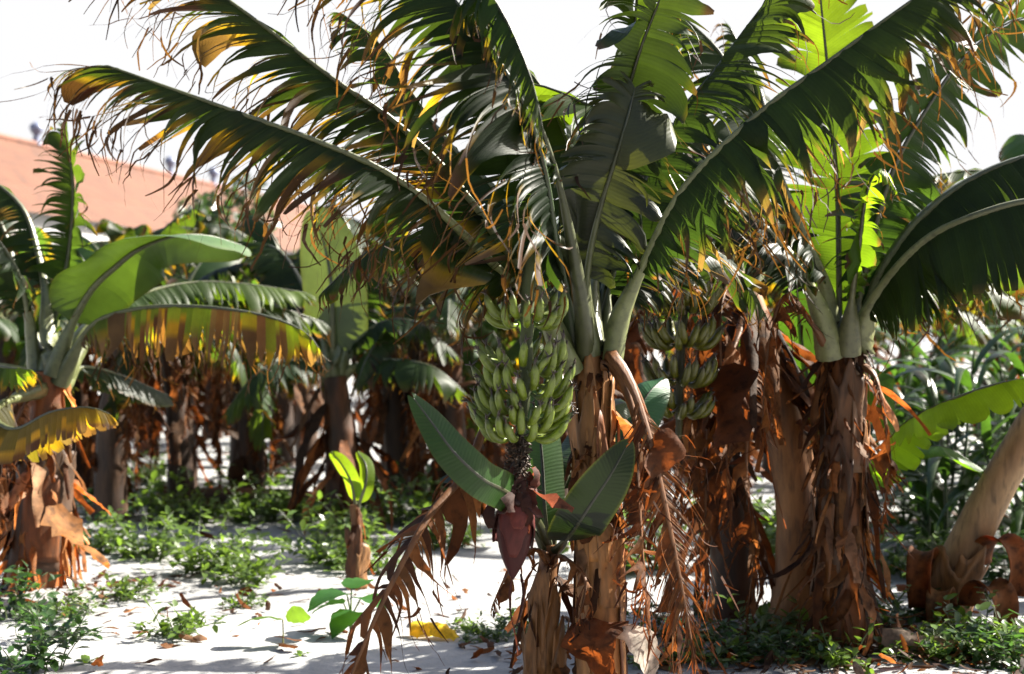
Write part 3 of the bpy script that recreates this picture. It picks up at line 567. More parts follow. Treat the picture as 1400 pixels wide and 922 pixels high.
# ---------------------------------------------------------------- old clump between A and B (plant C)
DC = 7.9
baseC = GP(1085, DC)
Cp = thing('banana_plant', baseC, 'old leaning banana plant wrapped in hanging brown leaves, with a shaded bunch', 'banana plant', 'banana plants')
_, cC, rC = trunk(Cp, [baseC]+PL((1095, 780, DC), (1088, 660, DC), (1060, 540, DC), (1035, 450, DC), (1018, 390, DC)), [.15, .14, .125, .115, .10, .07], C1=np.array((.34, .15, .045)), C2=np.array((.18, .07, .02)), seed=22)
skirt(Cp, cC, rC, 26, (.72, .99), 171, L=(.4, 1.1), w=(.03, .11), out=.40, tan=.6)
skirt(Cp, cC, rC, 30, (.2, .9), 172, L=(.3, .8), w=(.03, .10), out=.5, tan=.3, angr=(2.2, 4.6))
cc_ = P(1020, 400, DC)
for k, (pts, W) in enumerate([([(1000, 380, 7.7), (970, 400, 7.5), (950, 520, 7.4), (955, 680, 7.4)], .25), ([(1010, 370, 7.7), (985, 420, 7.4), (990, 560, 7.3), (1000, 720, 7.3)], .25), 
        ([(980, 400, 8), (940, 440, 8.1), (925, 560, 8.1), (935, 700, 8.1)], .25), ([(1000, 480, 7.6), (970, 560, 7.4), (965, 700, 7.4), (975, 850, 7.4)], .2), ([(1030, 500, 7.6), (1020, 620, 7.4), (1030, 740, 7.4), (1020, 850, 7.4)], .2), ([(970, 395, 7.7), (900, 400, 7.6), (850, 470, 7.5), (840, 560, 7.5)], .2)]):
    deadleaf(Cp, [cc_+np.array((0, -.02, -.02*k))]+PL(*pts), W=W, n=26, seed=180+k, tipw=.6)
for k, (pts, W, dr) in enumerate([([(1010, 330, 7.9), (985, 230, 7.9), (930, 170, 8.0), (850, 180, 8.1)], .3, .2), ([(1035, 330, 8), (1050, 220, 8.2), (1040, 120, 8.4), (1000, 40, 8.5)], .3, .15), ([(1045, 350, 8), (1085, 300, 8.2), (1130, 310, 8.4), (1170, 380, 8.5)], .28, .25)]):
    leaf(Cp, [cc_]+PL(*pts), W=W, n=36, r=.85, fold=.7, g=2, s0=.2, dry=dr, seed=190+k, green=GREEN*.9, pet=(.05, .02))
bunch(Cp, [cc_+np.array((-.02, 0, .05))]+PL((985, 370, 7.6), (950, 372, 7.35), (936, 410, 7.25), (930, 500, 7.2), (928, 600, 7.2)), [(.42, 9, .19, -PI/2, 5.6, 1.0), (.56, 10, .20, -PI/2+.3, 5.9, .95), (.68, 10, .20, -PI/2-.3, 5.9, .92), (.80, 10, .19, -PI/2, 6, .9), (.90, 9, .17, -PI/2+.3, 6, .85)], seed=17, R=.021, dark=np.array((.6, .45, .3)))  # dark tint puts the shade on this bunch into its colour
mb = MB(); ribbon(mb, P(985, 500, 7.3), (.1, -.2, -.5), (0, -1, 0), .45, .30, gr=.4, curl=.1, C=RUST*.55, n=12, taper=.8, rng=np.random.default_rng(301), crinkle=.12, cols=7); mb.build('dry_sheath', M_DRY, Cp)

# second shaggy stem left of C
baseC2 = GP(1000, 8.3)
C2 = thing('dead_banana_plant', baseC2, 'dark dead banana plant hung with rags, between the central plant and the leaning brown one', 'dead plant')
_, c2, r2 = trunk(C2, [baseC2]+PL((1000, 760, 8.3), (990, 640, 8.3), (975, 520, 8.3)), [.13, .12, .10, .06], C1=RUST*.5, C2=DARKB*1.2, seed=23)
skirt(C2, c2, r2, 26, (.3, .99), 173, L=(.4, .9), w=(.03, .09), out=.4, tan=.3, dark=.8)

# sucker with broad leaves behind B (S2)
b2 = GP(1168, 8.6)
S2 = thing('banana_sucker', b2, 'young banana sucker behind the shaggy stem with broad folded lime green leaves', 'banana plant', 'banana plants')
_, cS2, rS2 = trunk(S2, [b2]+PL((1168, 760, 8.6), (1168, 680, 8.6)), [.07, .06, .04], C1=GREEN_L*2, C2=RUST, seed=31)
t2 = P(1168, 690, 8.6)
s2 = dict(pet=(.025, .012), tails=0, dry=.0)
leaf(S2, [t2]+PL((1120, 600, 8.6), (1105, 520, 8.6), (1095, 450, 8.6), (1090, 390, 8.6)), W=.17, n=24, r=.05, fold=.1, g=.2, fa=.3, s0=.2, seed=151, up=(0, -1, .1), green=(.035, .085, .02), **s2)
leaf(S2, [t2]+PL((1175, 600, 8.4), (1180, 540, 8.3), (1195, 510, 8.2), (1215, 590, 8.1)), W=.13, n=24, r=.05, fold=.3, g=.5, fa=.3, s0=.35, seed=152, up=(.2, -.8, .5), green=(.06, .14, .02), **s2)
leaf(S2, [t2]+PL((1180, 650, 8.2), (1210, 610, 7.9), (1240, 575, 7.7), (1300, 545, 7.5), (1370, 522, 7.4), (1440, 515, 7.3), (1500, 520, 7.3)), W=.20, n=26, r=.45, fold=.75, g=.6, fa=.2, s0=.16, seed=153, up=(0, -.2, 1), green=(.075, .15, .015), **s2)
leaf(S2, [t2]+PL((1200, 640, 8.3), (1240, 620, 8.2), (1290, 610, 8.1), (1340, 640, 8.1)), W=.12, n=22, r=.1, fold=.4, g=.8, fa=.3, s0=.2, seed=154, green=(.05, .12, .02), **s2)
leaf(S2, [t2]+PL((1150, 610, 8.5), (1135, 560, 8.4), (1110, 540, 8.3), (1080, 580, 8.2)), W=.12, n=22, r=.1, fold=.4, g=.8, fa=.3, s0=.3, seed=155, green=(.05, .11, .03), **s2)

# leaning pale stem (right edge)
bG = GP(1288, 8.3)
Gs = thing('leaning_banana_plant', bG, 'pale smooth leaning stem at the right edge with curled sheaths at its foot', 'banana plant', 'banana plants')
_, cG, rG = trunk(Gs, [bG+np.array((-.02, 0, -.05))]+PL((1306, 780, 8.2), (1350, 690, 8.1), (1405, 590, 8.0), (1470, 480, 7.9), (1530, 400, 7.9)), [.135, .115, .10, .09, .085, .08], C1=np.array((.46, .29, .15)), C2=np.array((.27, .14, .06)), seed=32)
sheath(Gs, cG, rG, .02, .24, -1.9, 1.3, .16, TAN*.9, 331, flare=.02); sheath(Gs, cG, rG, .0, .2, -.9, 1.3, .2, TAN, 332, flare=.05)
for k, (a, px, py, d, L, w, C) in enumerate([(PI+.3, 1268, 790, 8.15, .62, .15, RUST*1.6), (0, 1345, 775, 8.1, .60, .19, RUST*1.8), (-.6, 1335, 830, 7.95, .50, .20, RUST*1.2+TAN*.3), (PI-.2, 1290, 830, 8.0, .4, .14, TAN*.9)]):
    # curled sheaths: rise, roll over and hang
    o = np.array((math.cos(a)*.45, -.85, 0))*1.0; V = []; nu, nv = 18, 7; p = P(px, py, d)+np.array((0, 0, -.02)); s = nrm(np.cross(o, (0, 0, 1)))
    for i in range(nu):
        u = i/(nu-1); ang = 1.45-3.3*smooth(np.array(u*1.15))
        dd = nrm(o)*math.cos(ang)+np.array((0, 0, 1))*math.sin(ang); p = p+dd*L/nu
        nn = np.cross(s, dd)
        V.append([p+s*w*.5*q*(1-.2*u)+nn*(abs(q)**2)*w*.22 for q in np.linspace(-1, 1, nv)])
    m_ = MB(); m_.add(np.array(V), gridF(nu, nv), C*np.random.default_rng(k).uniform(.7, 1.2, (nu*nv, 1))); ob_ = m_.build('curled_sheath', M_DRY, Gs); md = ob_.modifiers.new('t', 'SOLIDIFY'); md.thickness = .005
for k in range(3):
    leaf(Gs, [P(1530, 405, 7.9)]+[P(1560+60*k, 300-30*k, 7.9+.2*k), P(1600+130*k, 220, 8+.4*k), P(1690+200*k, 230, 8.1+.5*k)], W=.3, n=36, r=.7, fold=.6, g=1.8, s0=.2, seed=350+k)

# ==================================================================== left plant (D)
DD = 9.4
baseD = GP(48, DD)
D = thing('banana_plant', baseD, 'banana plant at the left edge with a sunlit shaggy stem and a yellow fringed leaf', 'banana plant', 'banana plants')
_, cD, rD = trunk(D, [baseD]+PL((55, 720, DD), (62, 620, DD), (65, 550, DD), (66, 508, DD)), [.18, .165, .14, .12, .10], C1=RUST*2.4, C2=RUST*.8, seed=42)
for k in range(6):
    rg = np.random.default_rng(400+k); t0 = rg.uniform(.0, .5); sheath(D, cD, rD, t0, t0+rg.uniform(.25, .4), rg.uniform(-2.6, .4), rg.uniform(.9, 1.6), rg.uniform(.15, .35), bcol(rg, .8, 1.1, .8), 410+k, flare=rg.uniform(0, .04))
skirt(D, cD, rD, 50, (.2, .98), 471, L=(.3, .8), w=(.03, .09), out=.25, tan=1.0, dark=2.)
skirt(D, cD, rD, 25, (.05, .6), 472, L=(.25, .5), w=(.03, .10), out=.5, tan=1.2, dark=2.2)
cd = P(68, 512, DD)
def od(dx, dy, dz=0): return cd+np.array((dx, dy, dz))
pd_ = dict(pet=(.072, .024), petc=PETC*1.05)
leaf(D, [od(-.03, -.03)]+PL((45, 440, DD), (25, 370, DD-.1), (-20, 310, DD-.2), (-90, 290, DD-.2)), W=.35, n=36, r=.8, fold=.7, g=1.8, s0=.3, seed=421, **pd_)
leaf(D, [od(-.01, 0)]+PL((66, 430, DD), (55, 350, DD+.1), (30, 280, DD+.2), (-30, 240, DD+.3), (-90, 260, DD+.3)), W=.33, n=36, r=.95, fold=.8, g=2.2, s0=.3, dry=.3, seed=422, tails=.6, **pd_)
leaf(D, [od(.0, .02)]+PL((80, 430, DD+.1), (95, 350, DD+.1), (101, 280, DD+.05), (98, 220, DD), (90, 176, DD)), W=.30, n=34, r=.9, fold=.7, g=1.9, fa=.25, s0=.16, seed=423, up=(.2, .5, .7), green=GREEN*1.4, dry=.1, **pd_)
leaf(D, [od(.03, -.02)]+PL((95, 450, DD-.05), (125, 395, DD-.1), (160, 362, DD-.15), (192, 338, DD-.2), (235, 322, DD-.1), (285, 322, DD+.1), (330, 335, DD+.3)), W=.27, n=30, r=.0, fold=-.35, g=1.3, fa=.2, s0=.2, dry=0, tails=0, seed=424, up=(.15, .45, .9), mat=M_LEAF_DIM, green=(.055, .105, .024), bend=1.0, **pd_)
leaf(D, [od(.04, -.04, -.03)]+PL((100, 475, DD-.1), (135, 435, DD-.2), (200, 418, DD-.35), (280, 418, DD-.5), (360, 430, DD-.6), (415, 452, DD-.65), (435, 475, DD-.7)), W=.38, n=60, r=.75, fold=1.0, g=2.0, fa=.1, s0=.15, dry=.95, yellow=.20, tails=.95, seed=425, up=(0, -.2, 1), green=(.06, .10, .02), **pd_)
leaf(D, [od(.03, .03, -.02)]+PL((110, 450, DD+.2), (180, 405, DD+.5), (260, 385, DD+.8), (340, 388, DD+1.0), (420, 400, DD+1.2)), W=.28, n=44, r=.7, fold=.8, g=1.6, fa=.15, s0=.25, dry=.08, seed=426, green=GREEN_L*1.2, **pd_)
leaf(D, [od(.03, .05, -.04)]+PL((120, 460, DD+.3), (210, 420, DD+.6), (300, 410, DD+.9), (380, 420, DD+1.1), (442, 440, DD+1.3)), W=.30, n=44, r=.6, fold=.9, g=1.8, fa=.15, s0=.25, dry=.10, seed=427, green=GREEN*1.4, **pd_)
leaf(D, [od(-.05, -.06, -.05)]+PL((40, 530, DD-.4), (-10, 560, DD-1.0), (20, 585, DD-1.2), (70, 562, DD-1.3), (120, 556, DD-1.4), (150, 566, DD-1.4)), W=.24, n=30, r=.35, fold=.9, g=1.4, fa=.1, s0=.35, dry=.45, yellow=.22, tails=.3, seed=428, green=(.045, .042, .010), **pd_)
leaf(D, [od(-.05, .0, -.05)]+PL((20, 500, DD-.3), (-30, 495, DD-.5), (0, 500, DD-.7), (40, 505, DD-.8)), W=.2, n=24, r=.6, fold=.9, g=2, s0=.45, dry=.1, yellow=.3, seed=429, green=GREEN_L, **pd_)
leaf(D, [od(.05, .04, -.04)]+PL((110, 500, DD+.3), (160, 510, DD+.5), (230, 540, DD+.8)), W=.2, n=24, r=.3, fold=.7, g=1.4, s0=.25, seed=430, green=GREEN*.8, **pd_)
leaf(D, [od(-.04, .05, -.02)]+PL((30, 400, DD+.4), (0, 300, DD+.6), (-60, 250, DD+.8)), W=.3, n=30, r=.9, fold=.8, g=2.2, s0=.3, dry=.4, seed=431, **pd_)
deadleaf(D, [od(-.08, -.05, -.08)]+PL((30, 560, DD-.3), (5, 620, DD-.4), (0, 720, DD-.4)), W=.2, n=24, seed=441)
mb = MB(); ribbon(mb, P(75, 690, DD-.3), (.3, -.25, -.6), (.6, -.8, .1), .62, .22, gr=.3, curl=-.3, C=TAN*.9, n=14, taper=.3, rng=np.random.default_rng(446), crinkle=.2, cols=7); mb.build('dry_sheath', M_DRY, D, label='broad sunlit tan sheath hanging off the stem')

# ==================================================================== plant with erect oval leaf (E)
DE = 12.2
baseE = GP(468, DE)
E_ = thing('banana_plant', baseE, 'banana plant with one tall erect oval leaf in the middle distance', 'banana plant', 'banana plants')
_, cE, rE = trunk(E_, [baseE]+PL((468, 620, DE), (462, 560, DE), (458, 515, DE)), [.17, .15, .13, .10], C1=RUST*.8, C2=DARKB*1.3, seed=52)
skirt(E_, cE, rE, 30, (.2, .98), 571, L=(.4, .9), w=(.06, .14), out=.5, tan=.6)
ce = P(457, 522, DE)
pe = dict(pet=(.06, .03))
leaf(E_, [ce]+PL((457, 490, DE), (456, 440, DE-.05), (454, 390, DE-.05), (445, 340, DE), (432, 300, DE+.05)), W=.31, n=26, r=.02, fold=-.12, g=.12, fa=.3, s0=.08, dry=0, tails=0, seed=521, up=(.35, .93, .0), mat=M_LEAF_DIM, green=(.07, .105, .055), **pe)
for k, pts in enumerate([[(440, 480, DE), (400, 430, DE), (350, 410, DE), (300, 430, DE+.2)], [(475, 480, DE), (520, 440, DE-.1), (570, 440, DE-.2), (620, 480, DE-.2)], [(470, 470, DE), (490, 400, DE+.1), (530, 350, DE+.2), (590, 340, DE+.3)], [(445, 470, DE), (415, 390, DE+.4), (380, 340, DE+.6), (330, 330, DE+.8)], [(480, 500, DE), (530, 490, DE-.3), (590, 500, DE-.5), (630, 530, DE-.5)], [(440, 500, DE), (400, 490, DE-.3), (350, 510, DE-.5), (310, 560, DE-.5)], [(460, 460, DE), (480, 380, DE+.4), (480, 320, DE+.5), (460, 280, DE+.6)]]):
    leaf(E_, [ce]+PL(*pts), W=.36, n=30, r=.75, fold=.6, g=1.7, s0=.2, dry=.15, seed=530+k, green=GREEN*(1+.4*(k % 3)), tails=.3, **pe)

# small sucker with lime green leaves (F)
DF = 9.3
bF = GP(487, DF)
F_ = thing('banana_sucker', bF, 'small banana sucker with two lime green upright leaves standing alone on the open sand', 'banana plant', 'banana plants')
_, cF, rF = trunk(F_, [bF]+PL((487, 760, DF), (487, 715, DF), (484, 690, DF)), [.055, .05, .04, .03], C1=RUST*1.1, C2=TAN*.8, seed=62)
sheath(F_, cF, rF, .1, .7, -1.2, 1.6, .15, RUST, 601, flare=.03); sheath(F_, cF, rF, .0, .5, -2.4, 1.5, .2, TAN*.8, 602, flare=.03)
skirt(F_, cF, rF, 8, (.5, .98), 603, L=(.1, .3), w=(.02, .06), out=.5)
cf = P(485, 700, DF)
leaf(F_, [cf]+PL((484, 680, DF), (478, 655, DF-.05), (465, 632, DF-.1), (455, 622, DF-.1)), W=.062, n=18, r=0, fold=.3, g=.4, fa=.3, s0=.15, dry=0, tails=0, seed=611, up=(-.4, -.8, .3), green=(.09, .15, .018), pet=(.025, .01), name='leaf')
leaf(F_, [cf]+PL((492, 685, DF-.02), (500, 660, DF-.04), (500, 636, DF), (490, 620, DF+.05)), W=.055, n=18, r=0, fold=.5, g=.4, fa=.3, s0=.15, dry=0, tails=0, seed=612, up=(-.1, -.9, .3), green=(.09, .15, .018), pet=(.025, .01))

# ==================================================================== background plants
def gplant(name, base, label, seed, H=1.7, nl=9, L=(1.5, 2.1), r=.85, detail=26, dead=3, skirts=9, green=None, az0=0, cat='banana plant', group='banana plants', dry=.2, scale=1.):
    rg = np.random.default_rng(seed); o = thing(name, base, label, cat, group); base = np.array(base)
    lean = rg.normal(0, .06, 2)*H; top = base+np.array((lean[0], lean[1], H))
    _, c, rad = trunk(o, [base+np.array((0, 0, -.04)), base+np.array((lean[0]*.3, lean[1]*.3, H*.5)), top], [.17, .14, .09], C1=bcol(rg, .5, .8), C2=DARKB*1.3, seed=seed, sides=16)
    for k in range(nl):
        a = az0+k*2.4+rg.normal(0, .25); el = np.interp(k, (0, nl-1), (.35, 1.45))+rg.normal(0, .08); Ln = rg.uniform(*L)*(1 if k < nl-2 else .8)
        p = top.copy(); pts = [p.copy()]; ns = 7
        for i in range(ns):
            d = np.array((math.cos(a)*math.cos(el), math.sin(a)*math.cos(el), math.sin(el))); p = p+d*Ln/ns; pts.append(p.copy()); el -= rg.uniform(.17, .30)*(1.25-.5*k/nl)
        gcol = (GREEN*rg.uniform(1.1, 3.0) if green is None else green*rg.uniform(.7, 1.3))
        leaf(o, pts, W=rg.uniform(.28, .36), n=detail, r=r if k < nl-1 else .1, fold=rg.uniform(.3, .8), g=rg.uniform(1.2, 2.4), fa=.25, s0=.2, dry=dry*rg.uniform(.3, 1.6), yellow=rg.choice([0, 0, .2]), seed=seed*100+k, green=gcol, tails=.4, pet=(.05, .018), steps=6,
             up=(0, 0, 1) if k < nl-2 else (math.cos(a)*-.6, math.sin(a)*-.6, .6))
    for k in range(dead):
        a = rg.uniform(0, 6.28); q = np.array((math.cos(a), math.sin(a), 0)); st = top+np.array((0, 0, -.08*k))
        deadleaf(o, [st, st+q*.25+np.array((0, 0, .03)), st+q*.36+np.array((0, 0, -.3)), st+q*.32+np.array((0, 0, -.8)), st+q*.3+np.array((0, 0, -min(1.2, H*.75)))], W=.2, n=18, seed=seed*100+50+k, steps=5)
    skirt(o, c, rad, skirts, (.3, .97), seed+9, L=(.4, .9), w=(.06, .16), out=.45, tan=.6)
    return o
def copy_thing(src, loc, rz, s, label, group=None):
    r = src.copy(); col.objects.link(r); r.location = tuple(loc); r.rotation_euler = (0, 0, rz); r.scale = (s, s, s); r['label'] = label
    if group: r['group'] = group
    for ch in src.children:
        c = ch.copy(); col.objects.link(c); c.parent = r
        for g in ch.children:
            d = g.copy(); col.objects.link(d); d.parent = c
    return r
proto = [gplant('banana_plant', GP(250, 15.5), 'shaded banana plant behind the yellow fringed leaf, its crown below the orange roof', 900, H=1.75, az0=.3),
         gplant('banana_plant', GP(615, 13.0), 'brown skirted banana plant just behind and left of the green bunch', 910, H=1.6, az0=1.2, dry=.35, dead=6),
         gplant('banana_plant', GP(385, 18.5), 'tall banana plant whose ragged crown overlaps the right part of the orange roof', 920, H=2.3, az0=2.1, green=GREEN*1.2),
         gplant('banana_plant', GP(880, 12.5), 'banana plant with rusty hanging leaves seen between the central stem and the shaded bunch', 930, H=1.7, az0=.8, dry=.45, dead=6, nl=8)]
K = [(0, 150, 17.5, 2.0, 1.0, 'banana plant behind the upright leaf of the left plant, trunk hidden in shade'),
     (1, 20, 14.5, 4.0, 1.1, 'banana plant behind the left edge plant, under the left end of the roof'),
     (2, 330, 21.0, 1.0, .95, 'far banana plant under the middle of the roof, dark thick stem on the shaded sand'),
     (3, 200, 20.5, 3.0, 1.0, 'far banana plant with a reddish sunlit stem behind the fringed leaf'),
     (1, 290, 24.0, .5, 1.1, 'far banana plant left of the dark thick stem'),
     (0, 420, 20.0, 5.0, 1.0, 'far banana plant just left of the erect oval leaf'),
     (2, 540, 17.0, 2.6, 1.0, 'banana plant right of the erect oval leaf, crown under the long sunlit fringe'),
     (3, 520, 23.0, 4.4, 1.1, 'far banana plant with orange dry leaves right of the erect oval leaf'),
     (1, 690, 17.5, 5.2, 1.0, 'banana plant directly behind the green bunch'),
     (0, 660, 24.0, 1.6, 1.15, 'far banana plant in the gap left of the bunch'),
     (2, 790, 19.0, .2, .95, 'banana plant hidden behind the central stem'),
     (3, 980, 14.0, 3.9, 1.05, 'banana plant behind the ragged dead stem'),
     (0, 1060, 17.0, 2.9, 1.0, 'banana plant behind the leaning brown plant'),
     (1, 1230, 19.0, 1.9, 1.0, 'banana plant behind the strap leaved grass right of the shaggy stem'),
     (0, 1350, 16.5, .9, .95, 'banana plant behind the tall grass at the right edge'),
     (3, 1420, 20.0, 2.2, 1.1, 'far banana plant at the right edge behind the pale leaning stem'),
     (1, 90, 26.0, 5.9, 1.2, 'farthest banana plant at the left, its leaf tips against the roof'),
     (2, -60, 19.0, 2.9, 1.0, 'banana plant cut off by the left edge of the picture'),
     (2, 920, 25.0, 2.4, 1.1, 'far banana plant between the central plant and the shaded bunch'),
     (0, 600, 31.0, .7, 1.2, 'farthest banana plant right of the roof end'),
     (1, 1130, 26.0, 3.3, 1.2, 'far banana plant behind the shaggy stem'),
     (3, 240, 30.0, 1.5, 1.2, 'farthest banana plant below the roof middle'),
     (0, 450, 29.0, 3.5, 1.25, 'farthest banana plant behind the erect oval leaf'),
     (2, 1290, 27.0, 4.9, 1.15, 'farthest banana plant right, above the tall grass')]
K += [(2, 250, 13.2, 2.2, .74, 'banana plant whose dark leaves fill the space above the yellow fringed leaf'), (2, 545, 14.8, .9, .85, 'banana plant whose crown fills the space under the long left fringe'), (0, 150, 12.8, 1.4, .95, 'banana plant close behind the folded pale leaf of the left plant'), (1, 345, 14.6, 3.6, .9, 'banana plant between the yellow fringe and the oval leaf'), (3, 640, 14.6, .4, 1.1, 'rusty banana plant behind the bunch and the left dead leaf'),
      (0, 560, 15.0, 2.2, 1.0, 'banana plant in the second row between the oval leaf and the bunch'), (2, 330, 16.5, .3, .85, 'banana plant in the second row below the roof middle'),
      (3, 110, 15.8, .9, 1.0, 'banana plant in the second row just right of the left edge plant'), (1, 410, 23, 2.8, 1.1, 'far banana plant with its crown right under the roof end'),
      (0, 760, 15, 3.3, 1.05, 'banana plant close behind the central crown'), (2, 940, 17, 5.0, 1.05, 'banana plant behind the shaded bunch'),
      (1, 170, 24, 1.1, 1.15, 'far banana plant left of the roof middle'), (3, 1150, 13.5, 1.3, 1.1, 'banana plant straight behind the shaggy stem'),
      (0, 1510, 9.0, 1.0, 1.1, 'banana plant just outside the right edge beyond the pale leaning stem'), (1, 1530, 11.5, .4, 1.15, 'banana plant outside the right edge behind the grass'),
      (3, -120, 13, 2.0, 1.0, 'banana plant outside the left edge')]
BACK = [(0, -1.9, -2.2, 'first of the nearest row'), (2, .2, -2.4, 'tall middle one of the nearest row'), (1, 2.6, -1.9, 'third of the nearest row'), (3, -3.9, -1.6, 'rusty left one of the nearest row'), (0, -7.0, -3.0, 'outer left one'), (2, 6.8, -1.6, 'tall outer right one'), (0, 3.6, -6.6, 'right one of the rear row'), (1, -5.2, -6.4, 'left one of the rear row'), (0, -3.5, -3.5, 'left one of the near row'), (1, -.8, -4.6, 'second of the near row, hung with brown leaves'), (2, 2.0, -4.0, 'tall third of the near row'), (3, 4.6, -3.0, 'right one of the near row'), (1, 6.0, 1.5, 'beside it on the right'), (0, -5.6, .5, 'beside it on the left'), (2, -2.4, -7.5, 'tall left one of the rear row'), (3, 1.0, -8.0, 'rusty right one of the rear row')]  # unseen plants added behind the camera to block fill light from there
for k, (i, x, y, lb) in enumerate(BACK): copy_thing(proto[i], G(x, y), k*1.3, 1.05, 'unseen banana plant added behind the viewpoint, '+lb)
for i, px, d, rz, s, lab in K: copy_thing(proto[i], GP(px, d), rz, s, lab)

# ==================================================================== tall strap leaved grass (maize-like)
def strapgrass(base, label, seed, H=1.3, ns=3, nl=10, green=(.022, .05, .009)):
    rg = np.random.default_rng(seed); o = thing('grass_clump', base, label, 'tall grass', 'tall grass clumps'); base = np.array(base)
    for s_ in range(ns):
        b = base+np.array((rg.normal(0, .18), rg.normal(0, .15), -.02)); h = H*rg.uniform(.75, 1.1); tp = b+np.array((rg.normal(0, .12), rg.normal(0, .1), h))
        mb = MB(); c, _ = catmull([b, (b+tp)/2+rg.normal(0, .03, 3), tp], 10); tube(mb, c, np.linspace(.018, .008, 10), np.array((.04, .07, .02)), sides=6, up=(0, 1, 0)); mb.build('stem', M_PET, o)
        for k in range(nl):
            t = (k+.7)/nl; p = c[min(9, int(t*9))].copy(); a = rg.uniform(0, 6.28); el = rg.uniform(.8, 1.3); L = rg.uniform(.8, 1.4); w = rg.uniform(.035, .07); V = []
            s0 = np.array((-math.sin(a), math.cos(a), 0)); n = 12
            for i in range(n+1):
                u = i/n; dd = np.array((math.cos(a)*math.cos(el), math.sin(a)*math.cos(el), math.sin(el))); nn = np.cross(s0, dd); ww = w*np.interp(u, (0, .15, .5, 1), (.5, 1, .9, .05))
                V.append([p-s0*ww+nn*ww*.4, p, p+s0*ww+nn*ww*.4]); p = p+dd*L/n; el -= rg.uniform(.14, .26)
            mb = MB(); mb.add(np.array(V), gridF(n+1, 3), np.asarray(green)*rg.uniform(.7, 1.5)); mb.build('leaf', M_WEED, o)
    return o
g1 = strapgrass(GP(1290, 11.0), 'tall strap leaved grass clump right of the shaggy stem, arching over the folded lime leaf', 700)
g2 = strapgrass(GP(1370, 12.0), 'tall strap leaved grass clump behind the pale leaning stem', 701, H=1.7)
for src, px, d, rz, s, lab in [(g1, 1235, 12.5, 2, 1.0, 'grass clump nearest the shaggy stem on its right side'), (g2, 1330, 10.3, 4, .9, 'grass clump in front, just left of the pale leaning stem'), (g1, 1400, 10.8, 1, 1.05, 'grass clump at the right edge above the pale leaning stem'),
        (g2, 1280, 14.0, 3, 1.1, 'paler grass clump in the second row right of the shaggy stem'), (g1, 1360, 15, 5, 1.2, 'rearmost grass clump at the right'), (g2, 1450, 13, 2, 1.1, 'grass clump cut off by the right edge')]:
    copy_thing(src, GP(px, d), rz, s, lab)

# ==================================================================== weeds
def weed(base, label, seed, R=.28, H=.22, n=170, lw=.024, green=(.075, .125, .025), name='weed_clump', dens=1):
    rg = np.random.default_rng(seed); o = thing(name, base, label, 'weed', 'low weeds on the sand'); base = np.array(base)
    ns = max(7, int(n/14)); mbs = MB(); mbl = MB(); Q = []
    for s_ in range(ns):
        a = rg.uniform(0, 6.28); el = rg.uniform(.35, 1.3); L = R*rg.uniform(.5, 1.2); p = base+np.array((math.cos(a), math.sin(a), 0))*rg.uniform(0, R*.45); pts = [p.copy()+np.array((0, 0, -.02))]
        for i in range(5):
            d = np.array((math.cos(a)*math.cos(el), math.sin(a)*math.cos(el), math.sin(el)*H/R*1.15)); p = p+d*L/5; pts.append(p.copy()); el -= rg.uniform(0, .22); a += rg.normal(0, .25)
        c, _ = catmull(pts, 9); tube(mbs, c, np.linspace(.004, .002, 9), (.10, .14, .05), sides=4, up=(.1, .99, 0))
        for k in range(int(n/ns)):
            q = c[rg.integers(2, 9)]; Q.append(q)
    for q in Q:
        a = rg.uniform(0, 6.28); tilt = rg.normal(.15, .45); s = lw*rg.uniform(.6, 1.4); d = np.array((math.cos(a)*math.cos(tilt), math.sin(a)*math.cos(tilt), math.sin(tilt))); sd = nrm(np.cross(d, (0, 0, 1))+rg.normal(0, .25, 3)); up = np.cross(sd, d)
        q = q+d*.01
        V = [q, q+d*s*.8+sd*s*.62+up*s*.15, q+d*s*.9-up*s*.06, q+d*s*.8-sd*s*.62+up*s*.15, q+d*s*1.6+sd*s*.42, q+d*s*1.7-sd*s*.42, q+d*s*2.2-up*s*.25]
        F = [[0, 1, 2, 2], [0, 2, 3, 3], [1, 4, 2, 2], [2, 5, 3, 3], [2, 4, 6, 5]]
        mbl.add(np.array(V), F, np.asarray(green)*rg.uniform(.6, 1.5))
    mbs.build('stem', M_PET, o); mbl.build('foliage', M_WEED, o); return o
wp = [weed(GP(240, 7.75), 'round leafy weed clump alone on the open white sand at lower left', 800, R=.24, H=.2, n=230),
      weed(GP(285, 10.0), 'largest light green weed patch spreading in the middle of the sand', 801, R=.42, H=.38, n=420, lw=.034),
      weed(GP(45, 6.9), 'dark weed in the bottom left corner', 802, R=.3, H=.28, n=260, lw=.03, green=(.03, .07, .02))]
